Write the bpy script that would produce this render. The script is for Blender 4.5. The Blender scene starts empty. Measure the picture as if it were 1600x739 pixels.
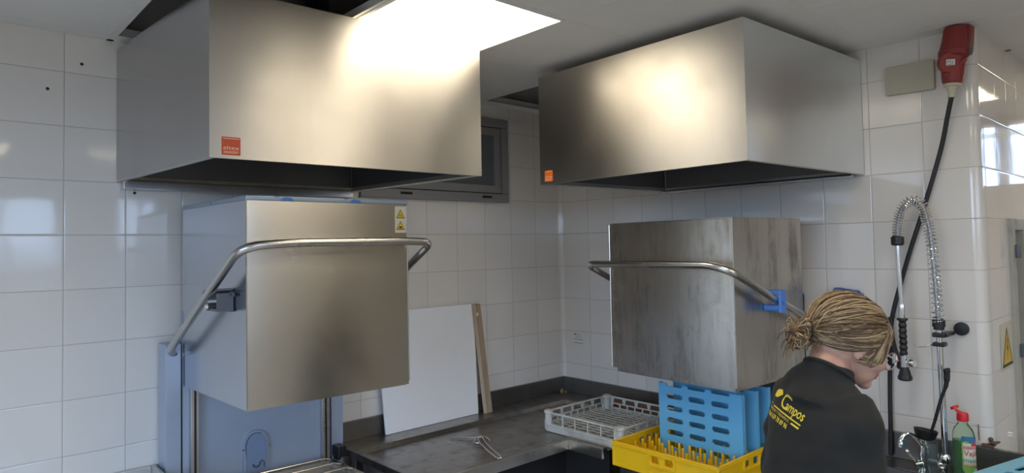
import bpy, bmesh, math, random
from mathutils import Vector, Matrix, Quaternion, noise
from mathutils.bvhtree import BVHTree
random.seed(7)
Z0 = 1.85                      # height of the tile line used as zero above the floor
S = bpy.context.scene
C = S.collection
PI = math.pi
def V(*a): return Vector(a)

# ---------------------------------------------------------------- materials
def mat(name, col=(.8, .8, .8), rough=.5, metal=0., **kw):
    m = bpy.data.materials.new(name); m.use_nodes = True
    b = m.node_tree.nodes['Principled BSDF']
    b.inputs['Base Color'].default_value = (*col, 1)
    b.inputs['Roughness'].default_value = rough
    b.inputs['Metallic'].default_value = metal
    for k, v in kw.items():
        b.inputs[k.replace('_', ' ')].default_value = v
    return m
class NT:
    def __init__(s, m):
        s.nt = m.node_tree; s.b = s.nt.nodes['Principled BSDF']
    def n(s, t, **kw):
        nd = s.nt.nodes.new(t)
        for k, v in kw.items(): setattr(nd, k, v)
        return nd
    def l(s, a, b): s.nt.links.new(a, b)
    def put(s, sock, v):
        if hasattr(v, 'is_linked'): s.l(v, sock)
        else: sock.default_value = v
    def math(s, op, a, b=None, c=None, clamp=False):
        nd = s.n('ShaderNodeMath', operation=op, use_clamp=clamp)
        for i, v in enumerate((a, b, c)):
            if v is not None: s.put(nd.inputs[i], v)
        return nd.outputs[0]
    def mix(s, f, a, b):
        nd = s.n('ShaderNodeMix', data_type='RGBA')
        s.put(nd.inputs[0], f)
        for i, v in ((6, a), (7, b)):
            if hasattr(v, 'is_linked'): s.l(v, nd.inputs[i])
            else: nd.inputs[i].default_value = (*v, 1)
        return nd.outputs[2]
    def pos(s): return s.n('ShaderNodeNewGeometry').outputs['Position']
    def scaled(s, vec, sc):
        nd = s.n('ShaderNodeVectorMath', operation='MULTIPLY')
        s.l(vec, nd.inputs[0]); nd.inputs[1].default_value = sc
        return nd.outputs[0]
    def noise(s, vec, scale, detail=4, rough=.55):
        nd = s.n('ShaderNodeTexNoise'); s.l(vec, nd.inputs['Vector'])
        nd.inputs['Scale'].default_value = scale; nd.inputs['Detail'].default_value = detail
        nd.inputs['Roughness'].default_value = rough
        return nd.outputs[0]
    def ramp(s, v, lo, hi, a=0., b=1.):
        nd = s.n('ShaderNodeMapRange', interpolation_type='SMOOTHSTEP')
        s.l(v, nd.inputs[0])
        for i, x in enumerate((lo, hi, a, b)): nd.inputs[i + 1].default_value = x
        return nd.outputs[0]
    def bump(s, h, strength=1., dist=1.):
        nd = s.n('ShaderNodeBump'); s.l(h, nd.inputs['Height'])
        nd.inputs['Strength'].default_value = strength; nd.inputs['Distance'].default_value = dist
        s.l(nd.outputs[0], s.b.inputs['Normal'])

def tile_mat(name, axis, off, pitch=.2004, col=(.77, .73, .68), grout=(.40, .38, .365)):
    m = mat(name, col, .1); t = NT(m)
    sep = t.n('ShaderNodeSeparateXYZ'); t.l(t.pos(), sep.inputs[0])
    u = t.math('DIVIDE', t.math('SUBTRACT', sep.outputs[axis], off), pitch)
    v = t.math('DIVIDE', t.math('SUBTRACT', sep.outputs[2], Z0), .2)
    fu, fv = t.math('FRACT', u), t.math('FRACT', v)
    du = t.math('MULTIPLY', t.math('MINIMUM', fu, t.math('SUBTRACT', 1., fu)), pitch)
    dv = t.math('MULTIPLY', t.math('MINIMUM', fv, t.math('SUBTRACT', 1., fv)), .2)
    d = t.math('MINIMUM', du, dv)
    line = t.ramp(d, .0007, .0014, 1., 0.)
    cb = t.n('ShaderNodeCombineXYZ'); t.l(t.math('FLOOR', u), cb.inputs[0]); t.l(t.math('FLOOR', v), cb.inputs[1])
    wn = t.n('ShaderNodeTexWhiteNoise', noise_dimensions='3D'); t.l(cb.outputs[0], wn.inputs['Vector'])
    sc = t.n('ShaderNodeSeparateColor'); t.l(wn.outputs['Color'], sc.inputs[0])
    shade = t.ramp(sc.outputs[2], 0., 1., 0., 1.)
    base = t.mix(shade, tuple(c * .95 for c in col), col)
    dirt = t.noise(t.pos(), 3.2, 5)
    base = t.mix(t.ramp(dirt, .5, .85, 0., .22), base, (.55, .51, .47))
    t.l(t.mix(line, base, grout), t.b.inputs['Base Color'])
    t.l(t.ramp(line, 0., 1., .06, .7), t.b.inputs['Roughness'])
    tilt = t.math('ADD', t.math('MULTIPLY', t.math('SUBTRACT', sc.outputs[0], .5), fu),
                  t.math('MULTIPLY', t.math('SUBTRACT', sc.outputs[1], .5), fv))
    wav = t.noise(t.pos(), 9., 1)
    h = t.math('ADD', t.math('MULTIPLY', tilt, .0012), t.math('MULTIPLY', wav, .00035))
    h = t.math('ADD', h, t.ramp(d, .0006, .0050, -.0006, 0.))
    t.bump(h)
    return m

def steel(name, col=(.62, .60, .56), rough=.3, aniso=.7, axis=None, stain=0., streak=.25, vert_streak=False, film=0.):
    """brushed stainless steel; the grain runs level"""
    m = mat(name, col, rough, 1.); t = NT(m)
    p = t.pos()
    if aniso:
        t.b.inputs['Anisotropic'].default_value = aniso
        tg = t.n('ShaderNodeTangent', direction_type='RADIAL', axis='Z')
        t.l(tg.outputs[0], t.b.inputs['Tangent'])
        t.b.inputs['Anisotropic Rotation'].default_value = .25
    g = t.noise(t.scaled(p, (3, 3, 900)), 1., 3)
    sm = t.noise(p, 2.6, 5, .6)
    r = t.math('ADD', t.math('MULTIPLY', t.math('SUBTRACT', g, .5), .03), t.ramp(sm, .3, .75, rough * .88, rough * 1.2))
    base = t.mix(t.ramp(sm, .35, .8, 0., .35), col, tuple(c * .86 for c in col))
    if stain:
        s1 = t.noise(t.scaled(p, (14, 14, 2.2)), 1., 6, .65)
        s2 = t.noise(p, 7., 6, .7)
        k = t.math('MULTIPLY', t.ramp(s1, .42, .7), t.ramp(s2, .3, .62))
        base = t.mix(t.math('MULTIPLY', k, stain), base, (.16, .145, .13))
        r = t.math('ADD', r, t.math('MULTIPLY', k, .22 * stain))
    t.l(base, t.b.inputs['Base Color']); t.l(r, t.b.inputs['Roughness'])
    if not aniso:
        t.bump(t.math('MULTIPLY', g, .00004))
    return m
def blotch(m, scale=4., dark=(.3, .3, .3), lo=.5, hi=.8, amt=.5, stretch=(1, 1, 1)):
    t = NT(m); c = tuple(t.b.inputs['Base Color'].default_value)[:3]
    nz = t.noise(t.scaled(t.pos(), stretch), scale, 6, .6)
    t.l(t.mix(t.ramp(nz, lo, hi, 0., amt), c, dark), t.b.inputs['Base Color'])
    return m

M = {}
M['tileA'] = tile_mat('white tile left wall', 0, -.2195)
M['tileB'] = tile_mat('white tile right wall', 1, -.0289)
M['tileC'] = tile_mat('white tile end wall', 0, .075)
M['tileR'] = tile_mat('buff tile back walls', 0, 0., col=(.60, .54, .46))
M['corner_tile'] = tile_mat('white corner tile', 2, 0.05, 40.)
M['ceil'] = blotch(mat('ceiling panel white', (.76, .74, .70), .7), 5, (.68, .66, .62), .4, .8, .5)
M['tbar'] = mat('ceiling bar', (.74, .72, .68), .6)
M['slab'] = blotch(mat('dark concrete', (.05, .055, .06), .8), 3, (.02, .02, .02))
M['floor'] = blotch(mat('floor tile', (.50, .46, .40), .22), 6, (.34, .31, .27))
M['lamp'] = mat('led panel', (1, 1, 1), .4)
b = M['lamp'].node_tree.nodes['Principled BSDF']
b.inputs['Emission Color'].default_value = (1., .865, .655, 1); b.inputs['Emission Strength'].default_value = 7.1
M['canopy'] = steel('brushed canopy steel', (.63, .605, .56), .35, .82, stain=.04)
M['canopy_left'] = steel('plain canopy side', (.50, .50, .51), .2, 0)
M['canopy_right'] = steel('reflection paled canopy side', (.82, .85, .87), .36, 0)  # bright reflection on the right side put into a paler steel colour
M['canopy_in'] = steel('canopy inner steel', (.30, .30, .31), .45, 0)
M['hood_new'] = steel('brushed hood steel', (.66, .63, .565), .23, .65, stain=.06)
M['hood_side'] = steel('daylight tinted steel', (.57, .60, .655), .22, 0, stain=.03)  # blue of reflected window daylight put into the base tint
M['hood_old'] = steel('worn hood steel', (.60, .55, .48), .30, .45, stain=.68)
M['film'] = blotch(mat('protective film on steel', (.30, .37, .46), .35, .6), 8, (.25, .3, .38))
M['panel'] = blotch(mat('daylight tinted panel', (.39, .445, .54), .36, .3), 7, (.33, .385, .48), .4, .8, .6)  # daylight blue painted into the colour of rear panel and posts
M['cover'] = mat('blue grey cover', (.24, .32, .46), .35, .2)
M['film_logo'] = mat('blue film print', (.05, .20, .48), .4)
M['bench'] = steel('worn worktop steel', (.36, .335, .305), .29, 0, stain=.6)
M['fold'] = steel('folded edge steel', (.56, .52, .46), .3, 0, stain=.2)
M['bench_dark'] = steel('backsplash steel', (.25, .235, .22), .38, 0, stain=.3)
M['steel'] = steel('plain steel', (.55, .54, .52), .3, 0)
M['tube'] = steel('handle tube steel', (.60, .58, .55), .24, 0)
M['wire'] = mat('wire steel', (.66, .63, .58), .22, 1.)
M['chrome'] = mat('chrome', (.82, .82, .82), .07, 1.)
M['hose'] = mat('grey hose', (.42, .42, .42), .35, .7)
M['black'] = mat('black plastic', (.012, .012, .013), .38)
M['rubber'] = mat('black rubber cable', (.014, .014, .015), .5)
M['grey'] = mat('dark grey bracket', (.10, .11, .125), .38, .3)
M['blue_clip'] = mat('blue plastic clip', (.08, .22, .62), .4)
M['blue_old'] = blotch(mat('dusty blue plastic', (.08, .14, .36), .5), 60, (.25, .28, .4), .5, .7, .7)
M['tray'] = blotch(mat('light blue polypropylene', (.115, .40, .66), .42), 6, (.15, .42, .60), .4, .8, .6)
M['tray_light'] = mat('pale blue polypropylene', (.20, .52, .72), .42)
M['yellow'] = blotch(mat('yellow polypropylene', (.83, .50, .004), .38), 9, (.66, .37, .004), .45, .8, .5)
M['rack'] = blotch(mat('grey white polypropylene', (.58, .58, .54), .5), 14, (.44, .42, .37), .42, .75, .8)
M['board'] = blotch(mat('white laminate', (.86, .87, .89), .35), 2, (.82, .83, .84))
M['board_edge'] = mat('chipboard edge', (.36, .31, .24), .8)
M['wood'] = blotch(mat('pale timber', (.40, .30, .20), .65), 3, (.30, .215, .14), .35, .7, .8, (12, 12, 1))
M['wood_light'] = blotch(mat('bare timber edge', (.56, .46, .33), .7), 3, (.45, .36, .25), .35, .7, .6, (12, 12, 1))
M['brown'] = blotch(mat('brown timber', (.20, .105, .06), .6), 4, (.10, .05, .03), .35, .7, .8, (12, 2, 12))
M['alu'] = blotch(mat('grey aluminium', (.30, .30, .305), .45, .3), 5, (.25, .25, .255))
M['winglass'] = mat('dark window glass', (.045, .055, .065), .12)
M['winpane'] = blotch(mat('hazy window pane', (.12, .135, .15), .2), 6, (.08, .09, .10))
M['red'] = blotch(mat('red plug plastic', (.25, .030, .026), .48), 12, (.17, .028, .025), .4, .8, .6)
M['beige'] = mat('beige plastic', (.55, .50, .38), .45)
M['boxcover'] = mat('beige cover plate', (.46, .43, .34), .4)
M['label'] = mat('white label', (.70, .70, .66), .5)
M['orange'] = mat('red orange sticker', (.52, .065, .012), .4)
M['orange2'] = mat('bright orange sticker', (.85, .17, .015), .4)
M['print_pale'] = mat('pale print', (.85, .55, .42), .5)
M['print_grey'] = mat('grey print', (.20, .19, .18), .6)
M['print_dark'] = mat('black print', (.01, .01, .01), .5)
M['sign_yellow'] = mat('warning yellow', (.68, .42, .02), .4)
M['sign_back'] = mat('clear sticker backing', (.60, .545, .40), .4)
M['frame_paint'] = blotch(mat('worn cream door frame', (.42, .40, .33), .5), 7, (.24, .22, .18), .45, .75, .7)
M['shade_black'] = mat('black standing for shade', (.010, .009, .009), .8)  # near-black colour stands in for shade under the worktop and in the cupboard
M['sweater'] = blotch(mat('black sweatshirt', (.0095, .0098, .0090), .9, Sheen_Weight=.04), 9, (.014, .0145, .013), .4, .7)
M['trousers'] = mat('dark trousers', (.012, .013, .018), .8)
M['shoe'] = mat('black shoe', (.01, .01, .01), .5)
M['print_yellow'] = mat('yellow print', (.70, .56, .05), .6)
M['skin'] = blotch(mat('skin', (.56, .32, .235), .45, Subsurface_Weight=.08), 20, (.50, .25, .19), .45, .7)
M['lips'] = mat('lips', (.42, .16, .14), .4)
M['eye'] = mat('eye white', (.7, .68, .65), .2)
M['iris'] = mat('iris', (.05, .03, .02), .2)
M['pearl'] = mat('clear rose spectacle frame', (.62, .50, .45), .15, .3)
M['lens'] = mat('spectacle lens', (1, 1, 1), .0, 0., Transmission_Weight=1., IOR=1.01)
m = mat('blonde hair', (.3, .2, .1), .42); t = NT(m)
isl = t.n('ShaderNodeNewGeometry').outputs['Random Per Island']
c1 = t.mix(t.ramp(isl, 0., .5), (.055, .032, .015), (.19, .120, .058))
t.l(t.mix(t.ramp(isl, .5, 1.), c1, (.46, .335, .19)), t.b.inputs['Base Color'])
M['hair'] = m
M['hair_root'] = blotch(mat('brown hair roots', (.13, .075, .035), .5), 30, (.07, .038, .018), .4, .7, .8, (1, 1, 1))
M['bottle'] = mat('clear green bottle plastic', (.70, .92, .74), .08, 0., Transmission_Weight=.92, IOR=1.2)
M['liquid'] = mat('green detergent', (.008, .26, .045), .08, 0., Transmission_Weight=.55, IOR=1.33)
M['cap'] = mat('red cap plastic', (.62, .015, .02), .35)
M['lab_blue'] = mat('label blue', (.03, .16, .30), .4)
M['lab_pink'] = mat('label pink', (.72, .40, .40), .4)
M['lab_cream'] = mat('label cream', (.64, .66, .50), .4)
M['lab_green'] = mat('label green', (.22, .46, .10), .4)
M['lab_red'] = mat('label red print', (.50, .06, .06), .4)
M['lab_teal'] = mat('label teal print', (.05, .28, .30), .4)
M['clear'] = mat('clear tumbler', (.80, .90, .92), .05, 0., Transmission_Weight=.95, IOR=1.25)
M['grime'] = blotch(mat('rusty grime', (.12, .075, .05), .8), 40, (.05, .03, .02))
M['crumb'] = mat('brown crumb', (.28, .19, .11), .9)

# ---------------------------------------------------------------- mesh builder
class MB:
    def __init__(s): s.v, s.f, s.m, s.mats, s.cur = [], [], [], [], 0
    def use(s, k):
        if k not in s.mats: s.mats.append(k)
        s.cur = s.mats.index(k); return s
    def raw(s, vs, fs):
        o = len(s.v); s.v += [Vector(x) for x in vs]
        s.f += [[i + o for i in f] for f in fs]; s.m += [s.cur] * len(fs); return s
    def hexa(s, p, bevel=0., seg=2):
        """8 points: bottom ring of four, then top ring of four"""
        fs = [(3, 2, 1, 0), (4, 5, 6, 7), (0, 1, 5, 4), (1, 2, 6, 5), (2, 3, 7, 6), (3, 0, 4, 7)]
        if bevel <= 0: return s.raw(p, fs)
        bm = bmesh.new(); vs = [bm.verts.new(x) for x in p]
        for f in fs: bm.faces.new([vs[i] for i in f])
        bmesh.ops.recalc_face_normals(bm, faces=bm.faces)
        bmesh.ops.bevel(bm, geom=list(bm.edges), offset=bevel, segments=seg, profile=.5, affect='EDGES')
        bm.verts.index_update()
        s.raw([v.co.copy() for v in bm.verts], [[v.index for v in f.verts] for f in bm.faces]); bm.free(); return s
    def box(s, a, b, bevel=0., seg=2):
        x0, y0, z0 = (min(p, q) for p, q in zip(a, b)); x1, y1, z1 = (max(p, q) for p, q in zip(a, b))
        return s.hexa([(x0, y0, z0), (x1, y0, z0), (x1, y1, z0), (x0, y1, z0), (x0, y0, z1), (x1, y0, z1), (x1, y1, z1), (x0, y1, z1)], bevel, seg)
    def obox(s, c, ax, ay, az, bevel=0.):
        c = Vector(c); ax, ay, az = Vector(ax), Vector(ay), Vector(az)
        return s.hexa([c - ax - ay - az, c + ax - ay - az, c + ax + ay - az, c - ax + ay - az,
                       c - ax - ay + az, c + ax - ay + az, c + ax + ay + az, c - ax + ay + az], bevel)
    def tube(s, pts, r, seg=10, cap=True, closed=False):
        pts = [Vector(p) for p in pts]; n = len(pts)
        rs = r if isinstance(r, (list, tuple)) else [r] * n
        tg = []
        for i in range(n):
            a = pts[(i - 1) % n] if (i or closed) else pts[0]; c = pts[(i + 1) % n] if (i < n - 1 or closed) else pts[-1]
            d = c - a
            tg.append(d.normalized() if d.length > 1e-9 else V(0, 0, 1))
        up = V(0, 0, 1) if abs(tg[0].z) < .9 else V(1, 0, 0)
        nr = (up - tg[0] * up.dot(tg[0])).normalized(); vs = []
        for i in range(n):
            if i: 
                nr = nr - tg[i] * nr.dot(tg[i])
                nr = nr.normalized() if nr.length > 1e-6 else tg[i].orthogonal().normalized()
            bn = tg[i].cross(nr)
            for k in range(seg):
                a = 2 * PI * k / seg
                vs.append(pts[i] + (nr * math.cos(a) + bn * math.sin(a)) * rs[i])
        fs = []
        for i in range(n if closed else n - 1):
            j = (i + 1) % n
            for k in range(seg):
                l = (k + 1) % seg
                fs.append((i * seg + k, i * seg + l, j * seg + l, j * seg + k))
        if cap and not closed:
            fs.append(tuple(range(seg - 1, -1, -1))); fs.append(tuple((n - 1) * seg + k for k in range(seg)))
        return s.raw(vs, fs)
    def lathe(s, prof, o=(0, 0, 0), ax=(0, 0, 1), seg=24, cap=True, sq=None):
        """profile of (radius, height) turned about ax through o"""
        o, ax = Vector(o), Vector(ax).normalized(); u = ax.orthogonal().normalized()
        if abs(ax.z) > .99: u = V(1, 0, 0)
        w = ax.cross(u); vs, fs = [], []
        for r, h in prof:
            for k in range(seg):
                a = 2 * PI * k / seg; cx, cy = math.cos(a), math.sin(a)
                if sq: cx, cy = cx * sq[0], cy * sq[1]
                vs.append(o + ax * h + (u * cx + w * cy) * r)
        for i in range(len(prof) - 1):
            for k in range(seg):
                l = (k + 1) % seg
                fs.append((i * seg + k, i * seg + l, (i + 1) * seg + l, (i + 1) * seg + k))
        if cap:
            fs.append(tuple(range(seg - 1, -1, -1))); fs.append(tuple((len(prof) - 1) * seg + k for k in range(seg)))
        return s.raw(vs, fs)
    def ell(s, c, ax, ay, az, nu=20, nv=12):
        """ellipsoid with half axes as vectors"""
        c = Vector(c); ax, ay, az = Vector(ax), Vector(ay), Vector(az); vs = [c - az]; fs = []
        for j in range(1, nv):
            p = -PI / 2 + PI * j / nv
            for i in range(nu):
                a = 2 * PI * i / nu
                vs.append(c + (ax * math.cos(a) + ay * math.sin(a)) * math.cos(p) + az * math.sin(p))
        vs.append(c + az); top = len(vs) - 1
        for i in range(nu):
            k = (i + 1) % nu
            fs.append((0, 1 + k, 1 + i))
            for j in range(nv - 2):
                q = 1 + j * nu; fs.append((q + i, q + k, q + nu + k, q + nu + i))
            q = 1 + (nv - 2) * nu; fs.append((q + i, q + k, top))
        return s.raw(vs, fs)
    def ball(s, c, r, nu=16, nv=10): return s.ell(c, (r, 0, 0), (0, r, 0), (0, 0, r), nu, nv)
    def mesh(s, me, mx=None):
        vs = [(mx @ v.co) if mx else v.co.copy() for v in me.vertices]
        return s.raw(vs, [list(p.vertices) for p in me.polygons])
    def prism(s, outer, holes, o, u, w, t):
        """outline with holes in plane (o,u,w), thickness t along u x w"""
        me = flat(outer, holes, t); u, w = Vector(u).normalized(), Vector(w).normalized(); n = u.cross(w)
        mx = Matrix((u, w, n)).transposed().to_4x4(); mx.translation = Vector(o)
        s.mesh(me, mx); bpy.data.meshes.remove(me); return s
    def text(s, st, o, u, w, size, width=None, ext=.0002, shear=0., align='LEFT', bold=0.):
        me = text_mesh(st, size, ext, shear, align, width, bold); u, w = Vector(u).normalized(), Vector(w).normalized(); n = u.cross(w)
        mx = Matrix((u, w, n)).transposed().to_4x4(); mx.translation = Vector(o)
        s.mesh(me, mx); bpy.data.meshes.remove(me); return s
    def data(s, name, org, sharp=35):
        me = bpy.data.meshes.new(name)
        me.from_pydata([v - org for v in s.v], [], s.f)
        for k in s.mats: me.materials.append(M[k])
        me.polygons.foreach_set('material_index', s.m)
        bm = bmesh.new(); bm.from_mesh(me)
        bmesh.ops.recalc_face_normals(bm, faces=bm.faces)
        lim = math.radians(sharp)
        for f in bm.faces: f.smooth = True
        for e in bm.edges:
            e.smooth = len(e.link_faces) == 2 and e.calc_face_angle(9) < lim
        bm.to_mesh(me); bm.free(); me.update(); return me
def flat(outer, holes, t):
    cu = bpy.data.curves.new('t', 'CURVE'); cu.dimensions = '2D'; cu.fill_mode = 'BOTH'; cu.extrude = t / 2
    for loop in [outer] + list(holes):
        sp = cu.splines.new('POLY'); sp.points.add(len(loop) - 1); sp.use_cyclic_u = True
        for p, q in zip(sp.points, loop): p.co = (q[0], q[1], 0, 1)
    ob = bpy.data.objects.new('t', cu); me = bpy.data.meshes.new_from_object(ob)
    bpy.data.objects.remove(ob); bpy.data.curves.remove(cu); return me
def text_mesh(st, size, ext=.0002, shear=0., align='LEFT', width=None, bold=0.):
    cu = bpy.data.curves.new('t', 'FONT'); cu.body = st; cu.size = size; cu.extrude = ext; cu.shear = shear
    cu.align_x = align; cu.resolution_u = 3; cu.offset = bold
    ob = bpy.data.objects.new('t', cu); me = bpy.data.meshes.new_from_object(ob)
    bpy.data.objects.remove(ob); bpy.data.curves.remove(cu)
    if width:
        xs = [v.co.x for v in me.vertices]; k = width / (max(xs) - min(xs))
        for v in me.vertices: v.co.x *= k
    return me
def rrect(x0, y0, x1, y1, r, n=4):
    r = min(r, (x1 - x0) / 2 - 1e-5, (y1 - y0) / 2 - 1e-5); out = []
    for cx, cy, a0 in ((x1 - r, y0 + r, -90), (x1 - r, y1 - r, 0), (x0 + r, y1 - r, 90), (x0 + r, y0 + r, 180)):
        for i in range(n + 1):
            a = math.radians(a0 + 90 * i / n); out.append((cx + r * math.cos(a), cy + r * math.sin(a)))
    return out
def smooth_path(pts, n=8):
    """Catmull-Rom through the points"""
    P = [Vector(p) for p in pts]; P = [P[0] * 2 - P[1]] + P + [P[-1] * 2 - P[-2]]; out = []
    for i in range(1, len(P) - 2):
        a, b_, c, d = P[i - 1:i + 3]
        for k in range(n):
            t_ = k / n
            out.append(.5 * ((2 * b_) + (c - a) * t_ + (2 * a - 5 * b_ + 4 * c - d) * t_ ** 2 + (3 * b_ - a - 3 * c + d) * t_ ** 3))
    out.append(P[-2]); return out
def fillet(pts, r, n=6):
    P = [Vector(p) for p in pts]; out = [P[0]]
    for i in range(1, len(P) - 1):
        a, b_, c = P[i - 1], P[i], P[i + 1]; d1, d2 = (a - b_).normalized(), (c - b_).normalized()
        k = min(r, (a - b_).length * .48, (c - b_).length * .48)
        for j in range(n + 1):
            t_ = j / n; out.append((b_ + d1 * k) * (1 - t_) ** 2 + b_ * 2 * t_ * (1 - t_) + (b_ + d2 * k) * t_ ** 2)
    out.append(P[-1]); return out

ORG = {}
def link(ob, parent, org, loc=True):
    C.objects.link(ob)
    if parent is not None:
        ob.parent = parent
    else:
        ob.location = org + V(0, 0, Z0)
    ORG[ob.name] = org; return ob
def obj(name, mb, parent=None, org=None, sharp=35):
    if parent is not None: org = ORG[parent.name]
    elif org is None:
        xs = [v.x for v in mb.v]; ys = [v.y for v in mb.v]
        org = V((min(xs) + max(xs)) / 2, (min(ys) + max(ys)) / 2, min(v.z for v in mb.v))
    o = link(bpy.data.objects.new(name, mb.data(name, Vector(org), sharp)), parent, Vector(org))
    if sharp < 90:
        wn = o.modifiers.new('flat faces', 'WEIGHTED_NORMAL'); wn.keep_sharp = True; wn.weight = 100
    return o
def tag(o, label, cat, group=None):
    o['label'] = label; o['category'] = cat
    if group: o['group'] = group
    return o
def thing(name, org, label, cat, group=None):
    return tag(link(bpy.data.objects.new(name, None), None, Vector(org)), label, cat, group)
def struct(name, mb, parent=None, org=None):
    o = obj(name, mb, parent, org)
    o['kind'] = 'structure'; return o
def B(k): return MB().use(k)

FL = -Z0                      # floor, relative to the zero tile line
CE = .745                     # ceiling
TOP = 1.25                    # concrete above the ceiling
# ---------------------------------------------------------------- the room
RX0, RX1, RY0 = -5.6, 2.4, -6.6
mb = B('tileA').box((RX0, 0, FL), (-1.42, .14, TOP)).box((-.449, 0, FL), (-.012, .14, TOP))
mb.box((-1.42, 0, FL), (-.449, .14, .182)).box((-1.42, 0, .667), (-.449, .14, TOP))
wl = struct('wall_left', mb, org=V(-2.5, 0, FL))
for x, z in ((-2.57, .638), (-2.675, .53), (-2.394, .163)):
    obj('drill_hole', B('print_dark').lathe([(.006, 0), (.0045, .0008)], (x, -.0004, z), (0, -1, 0), 10), wl)
struct('wall_right', B('tileB').box((.0, -2.188, FL), (.16, 0, TOP)).use('tileA').box((0, 0, FL), (.16, .14, TOP)))
struct('wall_end', B('tileC').box((.035, -2.223, FL), (.40, -2.10, TOP)).box((.66, -2.223, FL), (RX1, -2.10, TOP)).box((.40, -2.223, .005), (.66, -2.10, TOP)))
# rounded tile in the inner corner and on the outer corner
mb = B('corner_tile')
def arc_strip(mb, cx, cy, r, a0, a1, z0, z1, n=8):
    vs, fs = [], []
    for i in range(n + 1):
        a = math.radians(a0 + (a1 - a0) * i / n)
        vs += [(cx + r * math.cos(a), cy + r * math.sin(a), z0), (cx + r * math.cos(a), cy + r * math.sin(a), z1)]
    for i in range(n): fs.append((2 * i, 2 * i + 2, 2 * i + 3, 2 * i + 1))
    mb.raw(vs, fs)
arc_strip(mb, -.034, -.034, .034, 0, 90, FL, CE)
mb.box((-.034, -.0015, FL), (-.0335, .0, CE)); mb.box((-.0015, -.034, FL), (0, -.0335, CE))
struct('trim_1', mb)
mb = B('corner_tile'); arc_strip(mb, .035, -2.188, .035, 180, 270, FL, TOP)
struct('trim_2', mb)
# far walls of the kitchen with daylight windows
mb = B('tileR')
WX = [(-5.2, -3.6, -1.75, .68), (-2.80, -1.70, -.78, .68), (-1.08, -.68, -.78, .68)]
xs = RX0
for a, c, zs, ze in WX:
    mb.box((xs, RY0 - .2, FL), (a, RY0, TOP)); xs = c
    mb.box((a, RY0 - .2, FL), (c, RY0, zs)).box((a, RY0 - .2, ze), (c, RY0, TOP))
mb.box((xs, RY0 - .2, FL), (RX1, RY0, TOP))
struct('wall_back', mb)
for i, (a, c, zs, ze) in enumerate(WX):
    w = .045; m_ = (a + c) / 2
    hs = [[(a + w, zs + w), (m_ - w / 2, zs + w), (m_ - w / 2, ze - w), (a + w, ze - w)], [(m_ + w / 2, zs + w), (c - w, zs + w), (c - w, ze - w), (m_ + w / 2, ze - w)]]
    struct('window_%d' % (i + 2), B('alu').prism([(a, zs), (c, zs), (c, ze), (a, ze)], hs, (0, RY0 - .1, 0), (1, 0, 0), (0, 0, 1), .05))
mb = B('tileR').box((RX0 - .15, RY0, FL), (RX0, 0, -1.75)).box((RX0 - .15, RY0, .68), (RX0, 0, TOP))
mb.box((RX0 - .15, RY0, -1.75), (RX0, -3.9, .68)).box((RX0 - .15, -1.2, -1.75), (RX0, 0, .68))
struct('wall_side', mb)
mb = B('tileR').box((RX1, RY0, FL), (RX1 + .15, -2.1, .28)).box((RX1, RY0, .70), (RX1 + .15, -2.1, TOP))
mb.box((RX1, RY0, .28), (RX1 + .15, -3.6, .70)).box((RX1, -2.48, .28), (RX1 + .15, -2.1, .70))
for y in (-2.62, -2.78, -3.0, -3.25): mb.box((RX1 + .02, y - .04, .28), (RX1 + .10, y + .04, .70))
struct('wall_far', mb)
struct('floor', B('floor').box((RX0, RY0, FL - .1), (RX1, 0, FL)))
struct('ceiling_slab', B('slab').box((RX0, RY0, TOP), (RX1, .14, TOP + .1)))
# suspended ceiling: 60 cm panels in a bar grid, two cells open and lamp panels, most of them unseen
gx0, gy0 = -1.28, -.67
cells, LAMPS, OPEN = [], [(-1, -1), (-1, -3), (0, -5), (-3, -5), (0, -8), (4, -4)], [(1, 0), (-2, 0), (-2, -1)]  # first lamp seen, second inferred from a canopy reflection, rest added for brightness
mc, mt = B('ceil'), B('tbar')
xl = [gx0 + .6 * i for i in range(-8, 9)]; yl = [gy0 + .6 * j for j in range(-10, 3)]
def clip(a, lo, hi): return max(lo, min(hi, a))
for i in range(-8, 9):
    for j in range(-11, 2):
        if (i, j) in LAMPS or (i, j) in OPEN: continue
        x0, x1 = clip(gx0 + .6 * i, RX0, RX1), clip(gx0 + .6 * (i + 1), RX0, RX1)
        y0, y1 = clip(gy0 + .6 * j, RY0, 0), clip(gy0 + .6 * (j + 1), RY0, 0)
        if x1 - x0 < .01 or y1 - y0 < .01: continue
        if x0 > -.01: 
            y1 = min(y1, -2.223)
            if y1 - y0 < .01: continue
        x1b = x1
        if x1 > 0 and x0 < -.01 and y1 > -2.2:
            x1b = 0.
            if y0 < -2.24: mc.box((.0, y0 + .0015, CE), (x1 - .0015, -2.224, CE + .012))
        mc.box((x0 + .0012, y0 + .0012, CE), (x1b - .0012, y1 - .0012, CE + .012))
struct('ceiling', mc)
for x in xl:
    ye = 0 if x < 0 else -2.223
    mt.box((x - .012, RY0, CE - .001), (x + .012, ye, CE + .004)).box((x - .001, RY0, CE), (x + .001, ye, CE + .035))
for y in yl:
    xe = RX1 if y < -2.223 else 0
    mt.box((RX0, y - .012, CE - .0005), (xe, y + .012, CE + .003)).box((RX0, y - .001, CE), (xe, y + .001, CE + .035))
mt.box((RX0, -.02, CE - .001), (0, 0, CE + .02)).box((-.02, -2.2, CE - .001), (0, 0, CE + .02)).box((0, -2.243, CE - .001), (RX1, -2.223, CE + .02))
struct('trim_3', mt)
lab = {(-1, -1): 'square lit ceiling panel lamp between the two extractor canopies'}
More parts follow.
